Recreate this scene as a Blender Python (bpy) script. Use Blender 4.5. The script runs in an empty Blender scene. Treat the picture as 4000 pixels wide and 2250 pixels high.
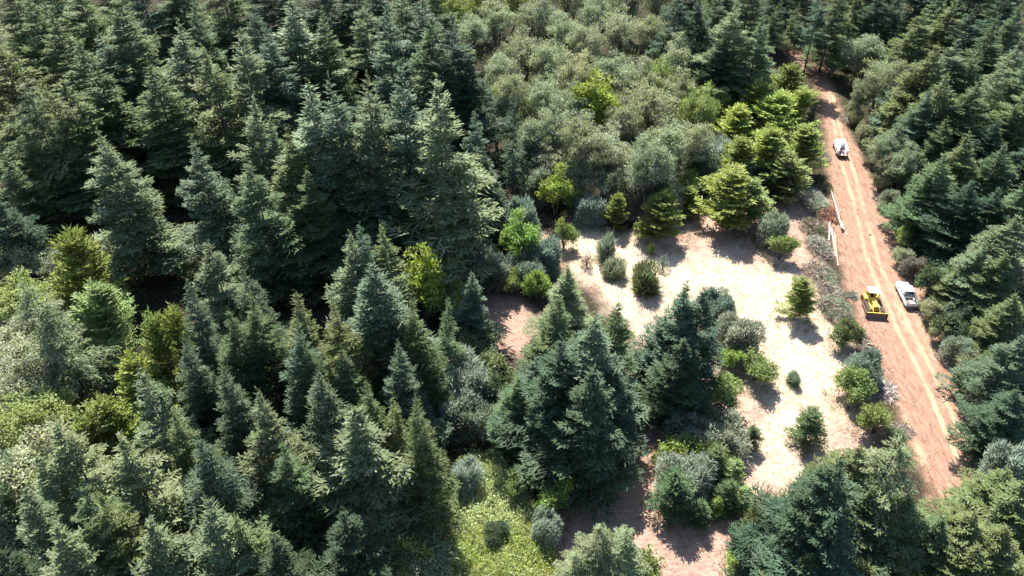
import bpy, math, random
import numpy as np
from mathutils import Vector, Matrix
R = math.radians
random.seed(7)
RNG = np.random.default_rng(11)
sc = bpy.context.scene
COL = sc.collection

# ------------------------------------------------------------------ camera, light, exposure
H, PITCH, FPX = 77.0, R(38.4), 3043.0          # drone 77 m up, looking 38.4 degrees down, 27 mm lens
cam_d = bpy.data.cameras.new('drone_camera'); cam = bpy.data.objects.new('drone_camera', cam_d)
COL.objects.link(cam)
cam.location = (0, 0, H); cam.rotation_euler = (R(90) - PITCH, 0, 0)
cam_d.sensor_width = 36; cam_d.lens = 36 * FPX / 4000; cam_d.clip_end = 3000; cam_d.clip_start = 0.5
sc.camera = cam
SUN_EL, SUN_AZ = R(53), R(-11)                 # sun ahead of the camera and a little to its left
w = bpy.data.worlds.new('World'); sc.world = w; w.use_nodes = True
nt = w.node_tree
sky = nt.nodes.new('ShaderNodeTexSky'); sky.sky_type = 'NISHITA'; sky.sun_disc = False
sky.sun_elevation = SUN_EL; sky.sun_rotation = SUN_AZ; sky.dust_density = 0.6; sky.altitude = 200
bg = nt.nodes['Background']; bg.inputs['Strength'].default_value = 0.10
nt.links.new(sky.outputs[0], bg.inputs['Color'])
sun_d = bpy.data.lights.new('sun', 'SUN'); sun = bpy.data.objects.new('sun', sun_d); COL.objects.link(sun)
sun_d.energy = 5.0; sun_d.angle = R(0.5); sun_d.color = (1, 0.955, 0.88)
ld = Vector((-math.sin(SUN_AZ) * math.cos(SUN_EL), -math.cos(SUN_AZ) * math.cos(SUN_EL), -math.sin(SUN_EL)))
sun.rotation_euler = ld.to_track_quat('-Z', 'Y').to_euler(); sun.location = (0, 0, 150)
sc.view_settings.view_transform = 'Standard'; sc.view_settings.look = 'None'
sc.view_settings.gamma = 1; sc.view_settings.exposure = 1.5
sc.cycles.max_bounces = 6; sc.cycles.diffuse_bounces = 3; sc.cycles.transmission_bounces = 4
sc.cycles.transparent_max_bounces = 4

def at(px, py, z=0.0):
    """overview pixel (2576 wide) -> point of the world at height z"""
    x = px * 1.5528 - 2000; v = 1125 - py * 1.5528
    d = (x, FPX * math.cos(PITCH) + v * math.sin(PITCH), -FPX * math.sin(PITCH) + v * math.cos(PITCH))
    t = (z - H) / d[2]
    return Vector((d[0] * t, d[1] * t, z))

# ------------------------------------------------------------------ small helpers
def tag(o, label=None, cat=None, group=None, kind=None):
    if label: o['label'] = label
    if cat: o['category'] = cat
    if group: o['group'] = group
    if kind: o['kind'] = kind
    return o

def empty(name, loc, rz=0):
    o = bpy.data.objects.new(name, None); COL.objects.link(o)
    o.location = loc; o.rotation_euler = (0, 0, rz); o.empty_display_size = 0.5
    return o

class MB:
    """collects shapes and links them as ONE mesh object"""
    def __init__(s): s.v = []; s.f = []; s.m = []; s.sm = []
    def add(s, vs, fs, mi=0, smooth=False):
        b = len(s.v); s.v += [tuple(v) for v in vs]
        for f in fs: s.f.append([b + i for i in f]); s.m.append(mi); s.sm.append(smooth)
    def box(s, c, size, rot=None, mi=0, taper=(1, 1), bevel=0.0):
        hx, hy, hz = size[0] / 2, size[1] / 2, size[2] / 2
        M = rot if rot is not None else Matrix.Identity(3)
        if bevel <= 0:
            vs = [(sx * hx * (taper[0] if sz > 0 else 1), sy * hy * (taper[1] if sz > 0 else 1), sz * hz)
                  for sz in (-1, 1) for sx, sy in ((-1, -1), (1, -1), (1, 1), (-1, 1))]
            fs = [(3, 2, 1, 0), (4, 5, 6, 7), (0, 1, 5, 4), (1, 2, 6, 5), (2, 3, 7, 6), (3, 0, 4, 7)]
        else:
            b = bevel; rings = []
            for z, k in ((-hz, b), (-hz + b, 0), (hz - b, 0), (hz, b)):
                t = ((z / hz) + 1) / 2
                tx = 1 + (taper[0] - 1) * t; ty = 1 + (taper[1] - 1) * t
                ax, ay = (hx - k) * tx, (hy - k) * ty
                rings.append([(-ax + b, -ay, z), (ax - b, -ay, z), (ax, -ay + b, z), (ax, ay - b, z),
                              (ax - b, ay, z), (-ax + b, ay, z), (-ax, ay - b, z), (-ax, -ay + b, z)])
            vs = [p for r in rings for p in r]; fs = [tuple(range(7, -1, -1)), tuple(range(24, 32))]
            for k in range(3):
                for i in range(8):
                    j = (i + 1) % 8; fs.append((k * 8 + i, k * 8 + j, k * 8 + 8 + j, k * 8 + 8 + i))
        c = Vector(c)
        s.add([M @ Vector(v) + c for v in vs], fs, mi)
    def tube(s, pts, rad, n=8, mi=0, cap_mi=None):
        pts = [Vector(p) for p in pts]
        if not hasattr(rad, '__len__'): rad = [rad] * len(pts)
        vs = []
        for i, p in enumerate(pts):
            d = (pts[min(i + 1, len(pts) - 1)] - pts[max(i - 1, 0)]).normalized()
            a = d.cross(Vector((0, 0, 1)) if abs(d.z) < .9 else Vector((1, 0, 0))).normalized(); b = d.cross(a)
            for k in range(n):
                t = 2 * math.pi * k / n; vs.append(p + (a * math.cos(t) + b * math.sin(t)) * rad[i])
        fs = []
        for i in range(len(pts) - 1):
            for k in range(n):
                q = (k + 1) % n; fs.append((i * n + k, i * n + q, i * n + n + q, i * n + n + k))
        s.add(vs, fs, mi, True)
        e = (len(pts) - 1) * n; cm = mi if cap_mi is None else cap_mi
        b = len(s.v) - len(vs)
        s.f.append([b + i for i in range(n)]); s.m.append(cm); s.sm.append(False)
        s.f.append([b + e + i for i in range(n - 1, -1, -1)]); s.m.append(cm); s.sm.append(False)
    def prism(s, prof, x0, x1, mi=0):
        """profile in y,z extruded along x"""
        n = len(prof)
        vs = [(x0, y, z) for y, z in prof] + [(x1, y, z) for y, z in prof]
        fs = [tuple(range(n)), tuple(range(2 * n - 1, n - 1, -1))] + [(i, i + n, (i + 1) % n + n, (i + 1) % n) for i in range(n)]
        s.add(vs, fs, mi)
    def lump(s, c, r, mi=0, seed=0, n=10, m=6):
        g = random.Random(seed); vs = []; c = Vector(c)
        for i in range(m + 1):
            th = math.pi * i / m
            for k in range(n):
                ph = 2 * math.pi * k / n; q = 1 + g.uniform(-.16, .16) if 0 < i < m else 1
                vs.append(c + Vector((r[0] * math.sin(th) * math.cos(ph) * q, r[1] * math.sin(th) * math.sin(ph) * q, r[2] * math.cos(th) * q)))
        fs = [(i * n + k, (i + 1) * n + k, (i + 1) * n + (k + 1) % n, i * n + (k + 1) % n) for i in range(m) for k in range(n)]
        s.add(vs, fs, mi, True)
    def build(s, name, mats, parent=None, link=True):
        me = bpy.data.meshes.new(name); me.from_pydata(s.v, [], s.f)
        for m in (mats if isinstance(mats, (list, tuple)) else [mats]): me.materials.append(m)
        me.polygons.foreach_set('material_index', s.m); me.polygons.foreach_set('use_smooth', s.sm)
        me.validate(); me.update()
        o = bpy.data.objects.new(name, me)
        if link: COL.objects.link(o)
        if parent is not None: o.parent = parent
        return o

def np_mesh(name, V, F, mat):
    """V (n,3), F (m,4) numpy -> mesh datablock"""
    me = bpy.data.meshes.new(name)
    me.vertices.add(len(V)); me.vertices.foreach_set('co', np.ascontiguousarray(V, dtype=np.float32).ravel())
    me.loops.add(F.size); me.loops.foreach_set('vertex_index', np.ascontiguousarray(F, dtype=np.int32).ravel())
    me.polygons.add(len(F)); me.polygons.foreach_set('loop_start', np.arange(0, F.size, F.shape[1], dtype=np.int32))
    me.materials.append(mat); me.update(calc_edges=True)
    return me

# ------------------------------------------------------------------ materials
def new_mat(name):
    m = bpy.data.materials.new(name); m.use_nodes = True
    n = m.node_tree; return m, n, n.nodes['Principled BSDF'], n.nodes['Material Output']

def N(n, t, **k):
    x = n.nodes.new(t)
    for a, b in k.items(): setattr(x, a, b)
    return x

def noise(n, scale, detail=3, vec=None, rough=.55):
    x = N(n, 'ShaderNodeTexNoise'); x.inputs['Scale'].default_value = scale
    x.inputs['Detail'].default_value = detail; x.inputs['Roughness'].default_value = rough
    if vec is not None: n.links.new(vec, x.inputs['Vector'])
    return x.outputs['Fac']

def ramp(n, fac, stops):
    x = N(n, 'ShaderNodeValToRGB'); cr = x.color_ramp
    while len(cr.elements) < len(stops): cr.elements.new(.5)
    for e, (p, c) in zip(cr.elements, stops):
        e.position = p; e.color = (*c, 1) if len(c) == 3 else c
    n.links.new(fac, x.inputs[0]); return x.outputs[0]

def mix(n, fac, a, b, mode='MIX'):
    x = N(n, 'ShaderNodeMix', data_type='RGBA', blend_type=mode)
    for sock, v in ((x.inputs[0], fac), (x.inputs[6], a), (x.inputs[7], b)):
        if isinstance(v, bpy.types.NodeSocket): n.links.new(v, sock)
        elif hasattr(v, '__len__'): sock.default_value = (*v, 1)
        else: sock.default_value = v
    return x.outputs[2]

def math_(n, op, a, b=0.0, c=0.0, clamp=False):
    x = N(n, 'ShaderNodeMath', operation=op, use_clamp=clamp)
    for s, v in zip(x.inputs, (a, b, c)):
        if isinstance(v, bpy.types.NodeSocket): n.links.new(v, s)
        else: s.default_value = v
    return x.outputs[0]

def foliage_mat(name, trans=.35, gloss=.35, spread=.5, rough=.45, through=(1.15, 1.15, .75)):
    """leaf colour comes from the object's colour; it varies from clump to clump and leaf to leaf"""
    m, n, bs, out = new_mat(name)
    oi = N(n, 'ShaderNodeObjectInfo'); geo = N(n, 'ShaderNodeNewGeometry'); tc = N(n, 'ShaderNodeTexCoord')
    nz = noise(n, .55, 2, tc.outputs['Object'])
    k = math_(n, 'MULTIPLY_ADD', geo.outputs['Random Per Island'], spread, 1 - spread / 2)
    k2 = math_(n, 'MULTIPLY_ADD', nz, 1.1, .45)
    kk = math_(n, 'MULTIPLY', k, k2)
    hue = N(n, 'ShaderNodeHueSaturation')
    n.links.new(math_(n, 'MULTIPLY_ADD', nz, .08, .46), hue.inputs['Hue'])
    n.links.new(math_(n, 'MULTIPLY_ADD', geo.outputs['Random Per Island'], -.35, 1.12), hue.inputs['Saturation'])
    n.links.new(kk, hue.inputs['Value']); n.links.new(oi.outputs['Color'], hue.inputs['Color'])
    n.links.new(hue.outputs[0], bs.inputs['Base Color'])
    bs.inputs['Roughness'].default_value = rough; bs.inputs['Specular IOR Level'].default_value = gloss
    tr = N(n, 'ShaderNodeBsdfTranslucent'); ms = N(n, 'ShaderNodeMixShader'); ms.inputs[0].default_value = trans
    tint = mix(n, 1.0, hue.outputs[0], through, 'MULTIPLY')
    n.links.new(tint, tr.inputs['Color'])
    n.links.new(bs.outputs[0], ms.inputs[1]); n.links.new(tr.outputs[0], ms.inputs[2]); n.links.new(ms.outputs[0], out.inputs['Surface'])
    return m

def plain(name, col, rough=.6, metal=0.0, var=.25, scale=3, spec=.5):
    m, n, bs, out = new_mat(name)
    tc = N(n, 'ShaderNodeTexCoord'); z = noise(n, scale, 4, tc.outputs['Object'])
    c = mix(n, z, tuple(x * (1 - var) for x in col), tuple(min(1, x * (1 + var)) for x in col))
    n.links.new(c, bs.inputs['Base Color']); bs.inputs['Roughness'].default_value = rough
    bs.inputs['Metallic'].default_value = metal; bs.inputs['Specular IOR Level'].default_value = spec
    return m

M_NEEDLE = foliage_mat('fir_needles', .25, .12, .7, .6)
M_LEAF = foliage_mat('broad_leaves', .4, .15, .7, .5, (1.2, 1.2, .65))
M_BRUSH = foliage_mat('shrub_leaves', .5, .15, .6, .5, (1.0, 1.08, 1.0))
M_TWIG = foliage_mat('dry_twigs', .0, .2, .9, .8)
M_BARK = plain('fir_bark', (.075, .06, .055), .9, var=.4, scale=2)
M_BARK2 = plain('grey_bark', (.12, .10, .08), .9, var=.4, scale=2)
# ------------------------------------------------------------------ ground: one sheet, cut along road and clearing edges
def poly(pts): return np.array([at(x, y)[:2] for x, y in pts])

ROAD = poly([(2030, 175), (2060, 165), (2080, 172), (2092, 215), (2112, 262), (2135, 325), (2168, 392), (2196, 450), (2238, 520), (2264, 600), (2292, 668), (2330, 730),
             (2348, 800), (2378, 868), (2418, 950), (2458, 1030), (2492, 1105), (2515, 1165), (2548, 1260), (2660, 1500), (2480, 1560), (2400, 1400), (2352, 1270), (2322, 1200),
             (2292, 1130), (2262, 1060), (2240, 980), (2222, 925), (2190, 870), (2160, 830), (2138, 765), (2118, 700), (2100, 620), (2080, 540), (2084, 470), (2078, 400),
             (2072, 330), (2062, 260), (2054, 215)])
ROAD2 = poly([(1990, 90), (2060, 110), (2070, 170), (2040, 190), (1985, 150)])
FIELD = poly([(1340, 585), (1400, 590), (1436, 530), (1460, 515), (1500, 560), (1560, 590), (1640, 585), (1760, 540), (1850, 480), (1930, 478), (2035, 490), (2030, 560),
              (2045, 640), (2075, 720), (2110, 800), (2150, 870), (2180, 940), (2200, 1000), (2230, 1090), (2215, 1150), (2120, 1200), (2000, 1290), (1900, 1350), (1855, 1500),
              (1330, 1500), (1330, 1370), (1400, 1270), (1440, 1130), (1560, 1000), (1590, 860), (1500, 740), (1430, 690), (1330, 640)])
PATCH = poly([(1222, 735), (1300, 745), (1345, 800), (1330, 900), (1270, 890), (1228, 860)])
BRIGHT = poly([(1370, 600), (1450, 560), (1520, 580), (1620, 610), (1700, 640), (1850, 640), (1990, 690), (2060, 790), (2120, 900), (2125, 1010), (2080, 1130), (1990, 1190), (1930, 1180),
               (1905, 1060), (1960, 960), (1900, 860), (1830, 760), (1760, 745), (1640, 860), (1580, 830), (1500, 730), (1460, 680)])
GREEN = poly([(1125, 1190), (1200, 1130), (1270, 1150), (1330, 1260), (1400, 1330), (1360, 1420), (1400, 1500), (1080, 1500), (1110, 1400), (1140, 1290)])
EARTH2 = poly([(2180, 1060), (2240, 1120), (2230, 1190), (2150, 1140), (2100, 1060), (2060, 1010), (2090, 1000)])   # bulldozed strip joining the road
RUTS = [[(2080, 215), (2096, 300), (2112, 390), (2126, 440), (2145, 500), (2160, 560), (2178, 640), (2196, 690), (2214, 730), (2238, 780), (2262, 840), (2292, 890), (2330, 970), (2352, 1020), (2380, 1090), (2408, 1150), (2440, 1190), (2490, 1290), (2560, 1440)],
        [(2094, 240), (2112, 320), (2134, 395), (2151, 440), (2166, 500), (2180, 555), (2200, 620), (2218, 680), (2242, 720), (2268, 780), (2294, 835), (2322, 885), (2362, 970), (2385, 1020), (2412, 1090), (2440, 1140), (2468, 1185), (2524, 1290), (2600, 1440)],
        [(2228, 700), (2262, 790), (2300, 850), (2345, 930)], [(2120, 790), (2180, 870), (2230, 960), (2280, 1060), (2320, 1160)],
        [(2290, 770), (2320, 830), (2352, 900)]]
RUT2 = [[(2105, 990), (2150, 1045), (2200, 1098), (2230, 1130)], [(2083, 1000), (2125, 1060), (2175, 1110), (2210, 1145)]]

def sdist(P, poly_):
    """signed distance to polygon, positive inside"""
    n = len(poly_); best = np.full(len(P), 1e9); inside = np.zeros(len(P), bool)
    for i in range(n):
        a, b = poly_[i], poly_[(i + 1) % n]; ab = b - a
        t = np.clip(((P - a) @ ab) / (ab @ ab + 1e-9), 0, 1)
        d = P - (a + t[:, None] * ab); best = np.minimum(best, (d ** 2).sum(1))
        c = (a[1] > P[:, 1]) != (b[1] > P[:, 1])
        with np.errstate(divide='ignore', invalid='ignore'):
            xi = (b[0] - a[0]) * (P[:, 1] - a[1]) / (b[1] - a[1] + 1e-12) + a[0]
        inside ^= c & (P[:, 0] < xi)
    return np.sqrt(best) * np.where(inside, 1, -1)

def ldist(P, pts):
    best = np.full(len(P), 1e9)
    for a, b in zip(pts[:-1], pts[1:]):
        ab = b - a; t = np.clip(((P - a) @ ab) / (ab @ ab + 1e-9), 0, 1)
        best = np.minimum(best, ((P - (a + t[:, None] * ab)) ** 2).sum(1))
    return np.sqrt(best)

_tab = np.random.default_rng(3).random((256, 256))
def vnoise(x, y):
    xi = np.floor(x).astype(int); yi = np.floor(y).astype(int); fx = x - xi; fy = y - yi
    fx = fx * fx * (3 - 2 * fx); fy = fy * fy * (3 - 2 * fy)
    g = lambda a, b: _tab[a % 256, b % 256]
    return (g(xi, yi) * (1 - fx) + g(xi + 1, yi) * fx) * (1 - fy) + (g(xi, yi + 1) * (1 - fx) + g(xi + 1, yi + 1) * fx) * fy
def fbm(x, y, s, o=4):
    r = 0; a = .5
    for i in range(o): r = r + a * (vnoise(x * s + 17.3 * i, y * s + 5.1 * i) - .5); a *= .5; s *= 2.1
    return r          # about -0.5..0.5

gx = np.concatenate([[-1500, -500, -300, -220], np.arange(-170, -25, 2.0), np.arange(-25, 84, .26), np.arange(84, 176, 2.0), [220, 300, 500, 1500]])
gy = np.concatenate([[-400, -100, 0, 20, 34], np.arange(42, 175, .26), np.arange(175, 262, 1.2), [275, 300, 400, 700, 2500]])
XX, YY = np.meshgrid(gx, gy); P = np.stack([XX.ravel(), YY.ravel()], 1)
nx = len(gx); ny = len(gy)
near = (P[:, 0] > -40) & (P[:, 0] < 100) & (P[:, 1] > 20) & (P[:, 1] < 270)
Q = P[near]; q0, q1 = Q[:, 0], Q[:, 1]
def full(v, fill=0.0):
    r = np.full(len(P), fill); r[near] = v; return r
sm = lambda d, w_: np.clip(d / w_ * .5 + .5, 0, 1)
wob = fbm(q0, q1, .45) * 3.2 + fbm(q0, q1, 2.2, 2) * 1.2
d_road = np.maximum(sdist(Q, ROAD), sdist(Q, ROAD2)) + wob * .55
d_field = np.maximum(sdist(Q, FIELD), sdist(Q, PATCH)) + wob * .8
d_bright = sdist(Q, BRIGHT) + wob * 2.6
d_green = sdist(Q, GREEN) + wob
d_e2 = sdist(Q, EARTH2) + wob
rut = np.zeros(len(Q)); edge = np.zeros(len(Q))
for k, r_ in enumerate(RUTS):
    wdt = .31 if k < 2 else .5
    fade = 1 if k < 2 else .55
    l = ldist(Q, poly(r_)) + fbm(q0, q1, .8, 3) * .35; rut = np.maximum(rut, fade * np.clip(1.25 - np.abs(l) / wdt * .8, 0, 1) * np.clip(.74 + np.clip((80 - q1) / 60, -.25, .25) + fbm(q0, q1, .35, 3) * 1.4, .15, 1))
    edge = np.maximum(edge, (k < 2) * np.exp(-((np.abs(l) - .5) / .16) ** 2))
for r_ in RUT2:
    l = ldist(Q, poly(r_)); rut = np.maximum(rut, .6 * np.clip(1.2 - l / .35, 0, 1))
m_road = full(sm(d_road, .8)); m_field = full(sm(d_field, 1.6)); m_bright = full(sm(d_bright, 7.0)); m_green = full(sm(d_green, 2.0)); m_rut = full(rut); m_e2 = full(sm(d_e2, 2.5))
zrel = fbm(P[:, 0], P[:, 1], .12, 3) * .30 + full(fbm(q0, q1, 1.3, 3) * .09)
zrel = zrel * (1 - .55 * m_road) - .05 * m_rut + full(edge) * .03 + full(np.exp(-(d_road / .7) ** 2)) * .10 + m_road * full(fbm(q0, q1, 3.1, 2)) * .06
V = np.stack([P[:, 0], P[:, 1], zrel], 1)
idx = np.arange(nx * ny).reshape(ny, nx)
F = np.stack([idx[:-1, :-1].ravel(), idx[:-1, 1:].ravel(), idx[1:, 1:].ravel(), idx[1:, :-1].ravel()], 1)
A = np.stack([m_road, m_field, m_rut, np.ones(len(P))], 1); B = np.stack([m_bright, m_green, m_e2, np.ones(len(P))], 1)

def ground_mat():
    m, n, bs, out = new_mat('soil_and_dry_grass')
    tc = N(n, 'ShaderNodeTexCoord'); P_ = tc.outputs['Object']
    a = N(n, 'ShaderNodeAttribute', attribute_name='maskA'); b = N(n, 'ShaderNodeAttribute', attribute_name='maskB')
    sa = N(n, 'ShaderNodeSeparateColor'); sb = N(n, 'ShaderNodeSeparateColor')
    n.links.new(a.outputs['Color'], sa.inputs[0]); n.links.new(b.outputs['Color'], sb.inputs[0])
    mp = N(n, 'ShaderNodeMapping'); n.links.new(P_, mp.inputs[0]); mp.inputs['Rotation'].default_value = (0, 0, R(10)); mp.inputs['Scale'].default_value = (1, .28, 1)
    mp2 = N(n, 'ShaderNodeMapping'); n.links.new(P_, mp2.inputs[0]); mp2.inputs['Rotation'].default_value = (0, 0, R(-35)); mp2.inputs['Scale'].default_value = (.35, 1, 1)
    n1 = noise(n, .35, 6, P_, .65); n2 = noise(n, 2.2, 5, P_, .7); n3 = noise(n, 1.6, 6, mp.outputs[0], .7); n4 = noise(n, 7, 3, P_, .6); n5 = noise(n, 2.6, 6, mp2.outputs[0], .75)
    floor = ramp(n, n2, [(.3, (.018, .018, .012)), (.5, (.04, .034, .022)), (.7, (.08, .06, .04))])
    green = ramp(n, n2, [(.3, (.05, .085, .025)), (.6, (.11, .15, .05)), (.8, (.2, .2, .09))])
    straw = ramp(n, n5, [(.28, (.34, .24, .165)), (.42, (.49, .39, .28)), (.58, (.62, .53, .395)), (.8, (.73, .65, .52))])
    pink = ramp(n, n5, [(.28, (.20, .125, .095)), (.5, (.33, .215, .165)), (.72, (.46, .34, .27))])
    road = ramp(n, n3, [(.25, (.15, .078, .05)), (.42, (.255, .146, .10)), (.58, (.33, .20, .14)), (.78, (.44, .29, .21))])
    rutc = ramp(n, n2, [(.3, (.46, .295, .175)), (.7, (.62, .44, .285))])
    dark = ramp(n, n4, [(.30, (.35, .35, .35)), (.42, (1, 1, 1))])
    chips = ramp(n, noise(n, 5.5, 2, mp.outputs[0], .6), [(.66, (0, 0, 0)), (.72, (1, 1, 1))])
    f = math_(n, 'MULTIPLY_ADD', n1, 1.5, -.25)
    brt = math_(n, 'MULTIPLY', sb.outputs[0], 1.0)
    brt = math_(n, 'ADD', brt, math_(n, 'MULTIPLY_ADD', noise(n, .16, 7, P_, .7), 2.6, -1.4), clamp=True)
    field = mix(n, brt, pink, straw)
    road = mix(n, math_(n, 'MULTIPLY', chips, .5), road, (.52, .36, .26))
    road = mix(n, .55, road, dark, 'MULTIPLY')
    road = mix(n, math_(n, 'MULTIPLY', ramp(n, n1, [(.5, (0, 0, 0)), (.65, (1, 1, 1))]), .45), road, (.29, .2, .15))
    road = mix(n, sa.outputs[2], road, rutc)
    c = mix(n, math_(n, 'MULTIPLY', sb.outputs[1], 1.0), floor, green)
    c = mix(n, sa.outputs[1], c, field)
    c = mix(n, math_(n, 'MULTIPLY', sb.outputs[2], .6), c, pink)
    c = mix(n, sa.outputs[0], c, road)
    n.links.new(c, bs.inputs['Base Color']); bs.inputs['Roughness'].default_value = .95; bs.inputs['Specular IOR Level'].default_value = .1
    bm = N(n, 'ShaderNodeBump'); bm.inputs['Strength'].default_value = .8; bm.inputs['Distance'].default_value = .16
    n.links.new(math_(n, 'ADD', n4, n3), bm.inputs['Height']); n.links.new(bm.outputs[0], bs.inputs['Normal'])
    return m
M_GROUND = ground_mat()
fr = m_road[F].mean(1) > .5; ff = (m_field[F].mean(1) > .5) & ~fr
for nm, sel in (('dirt_road', fr), ('dry_grass_field', ff), ('forest_floor', ~fr & ~ff)):
    fs = F[sel]; u, inv = np.unique(fs, return_inverse=True)
    me = np_mesh(nm, V[u], inv.reshape(fs.shape), M_GROUND)
    for an, arr in (('maskA', A), ('maskB', B)):
        at_ = me.attributes.new(an, 'FLOAT_COLOR', 'POINT'); at_.data.foreach_set('color', arr[u].astype(np.float32).ravel())
    me.polygons.foreach_set('use_smooth', np.ones(len(fs), bool))
    o = bpy.data.objects.new(nm, me); COL.objects.link(o); o['kind'] = 'structure'
def gz(x, y):
    """height of the ground at a point"""
    i = min(max(np.searchsorted(gx, x) - 1, 0), nx - 2); j = min(max(np.searchsorted(gy, y) - 1, 0), ny - 2)
    return float(zrel[idx[j, i]])

# ------------------------------------------------------------------ foliage builders (kites: one leaf spray each)
def norm(a): return a / (np.linalg.norm(a, axis=-1, keepdims=True) + 1e-9)
def kites(p, d, L, W, rng, upbias=1.0, mid=.5):
    """p origins, d directions, L lengths, W widths -> verts, faces; faces roughly lie flat when upbias is high"""
    n = len(p); d = norm(d)
    up = np.array([0, 0, 1.0]) * upbias + rng.normal(0, .55, (n, 3))
    s = norm(np.cross(d, up)); L = L[:, None]; W = W[:, None]
    nrm = norm(np.cross(s, d)) * L * rng.uniform(-.08, .12, (n, 1))
    V_ = np.stack([p, p + d * L * mid + s * W * .5 + nrm, p + d * L, p + d * L * mid - s * W * .5 + nrm], 1)
    return V_.reshape(-1, 3)
def kite_mesh(name, Vs, mat):
    V_ = np.concatenate(Vs); return np_mesh(name, V_, np.arange(len(V_)).reshape(-1, 4), mat)

def fir_crown(seed, h=22., r=4.2, base=.1, whorl=.44, nb=6, up=.34, droop=.24, hook=.2, bl=.40, wid=.16, step=.135, ragged=.27, shape=.9, full_=.9, trim=.9):
    rng = np.random.default_rng(seed)
    zs = []; z = h - .25
    while z > h * base:
        t = (h - z) / (h * (1 - base))
        for k in range(int(nb * (1 if t > .08 else .7))): zs.append((z + rng.uniform(-.18, .18), t))
        z -= whorl * (0.75 + .5 * rng.random()) * (.62 + .8 * t)
    zs = np.array(zs); z, t = zs[:, 0], zs[:, 1]; n = len(z)
    az = rng.uniform(0, 2 * np.pi, n)
    prof = np.power(t, shape) * (.5 + .5 * np.minimum(1, t / .22) if h > 10 else 1) * np.where(t > trim, 1 - (t - trim) * 1.2, 1)
    ph = rng.uniform(0, 6.28, 4)
    lobes = 1 + ragged * (np.sin(2 * az + ph[0] + z * .45) * .7 + np.sin(3 * az + ph[1] - z * .8) * .6 + np.sin(z * 2.4 + az + ph[2]) * (.55 if h > 10 else .1))
    L = (r * prof * lobes * (.52 + .68 * rng.random(n) ** .8) + .14)
    keep = rng.random(n) > (.10 + .12 * t) * full_; z, t, az, L = z[keep], t[keep], az[keep], L[keep]; n = len(z)
    el = up * (1 - t) * 1.3 + (up - droop * 1.3) * t + rng.normal(0, .10, n)
    hd = np.stack([np.cos(az), np.sin(az), np.zeros(n)], 1)
    cnt = np.maximum((L / step).astype(int), 3); bi = np.repeat(np.arange(n), cnt)
    k = np.concatenate([np.arange(c) for c in cnt]); s = (k + .6) / cnt[bi]; s = np.clip(.03 + .97 * s, 0, 1)
    Lb, elb, hdb = L[bi], el[bi], hd[bi]
    def pos(s_): return hdb * (Lb * s_)[:, None] * np.cos(elb)[:, None] + np.array([0, 0, 1.0]) * (z[bi] + Lb * (np.sin(elb) * s_ - droop * s_ ** 2 + hook * s_ ** 3))[:, None]
    p = pos(s); tang = norm(pos(s + .05) - p)
    side = np.where(k % 2 == 0, 1, -1)[:, None]
    sv = norm(np.cross(tang, np.array([0, 0, 1.0]))) * side
    m = len(p); fan = rng.uniform(.55, 1.15, m)[:, None]
    d1 = norm(tang * 1.0 + sv * fan + rng.normal(0, .16, (m, 3)) + np.array([0, 0, .06]))
    lt = (bl * Lb * (1 - s) * (.35 + s) * 1.6 + .42 + .1 * rng.random(m)) * rng.uniform(.7, 1.2, m) * np.minimum(1, .3 + Lb * .35)
    out = [kites(p, d1, lt, np.full(m, wid) * rng.uniform(.8, 1.3, m), rng, 1.6, .45)]
    for q, sg in ((.35, 1), (.6, -1), (.8, 1)):
        p2 = p + d1 * (lt * q)[:, None]; s2 = norm(np.cross(d1, np.array([0, 0, 1.0]))) * sg
        d2 = norm(d1 + s2 * .8 + rng.normal(0, .22, (m, 3)))
        out.append(kites(p2, d2, lt * .5 * rng.uniform(.7, 1.2, m), np.full(m, wid * .8), rng, 1.2, .5))
    # leader and tips
    out.append(kites(pos(np.full(m, .97))[::4], tang[::4], np.full(len(p[::4]), .5), np.full(len(p[::4]), wid * .7), rng, 1.2))
    q = 26; lz = np.linspace(h - 1.8, h + .7, q); out.append(kites(np.stack([lz * 0, lz * 0, lz], 1), norm(rng.normal(0, .5, (q, 3)) + [0, 0, .9]), np.full(q, .45), np.full(q, .13), rng, .3))
    # bare branch wood as thin kites
    return kite_mesh('crown', out, M_NEEDLE), (hd, z, L, el, droop, hook)

def trunk_mesh(h, rad, br=None, mat=None, seed=0, top=.97, lean=0.0):
    mb = MB(); g = random.Random(seed); n = 7
    pts = [(g.uniform(-.05, .05) * h * .05 + lean * (i / n) ** 1.5 * h, g.uniform(-.05, .05) * h * .05, h * top * i / n) for i in range(n + 1)]
    pts[0] = (0, 0, -.25)
    mb.tube(pts, [rad * .72 * (1.25 if i == 0 else 1) * (1 - i / n) ** 1.25 + .012 for i in range(n + 1)], 8)
    if br is not None:
        hd, z, L, el, dr, hk = br
        for i in range(0, len(z), 3):
            q = [Vector(hd[i]) * float(L[i] * s * math.cos(el[i])) + Vector((0, 0, float(z[i] + L[i] * (math.sin(el[i]) * s - dr * s * s + hk * s ** 3)))) for s in (0, .4, .8)]
            mb.tube(q, [.045, .03, .012], 3)
    o = mb.build('trunk', mat or M_BARK, link=False); return o.data

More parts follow.
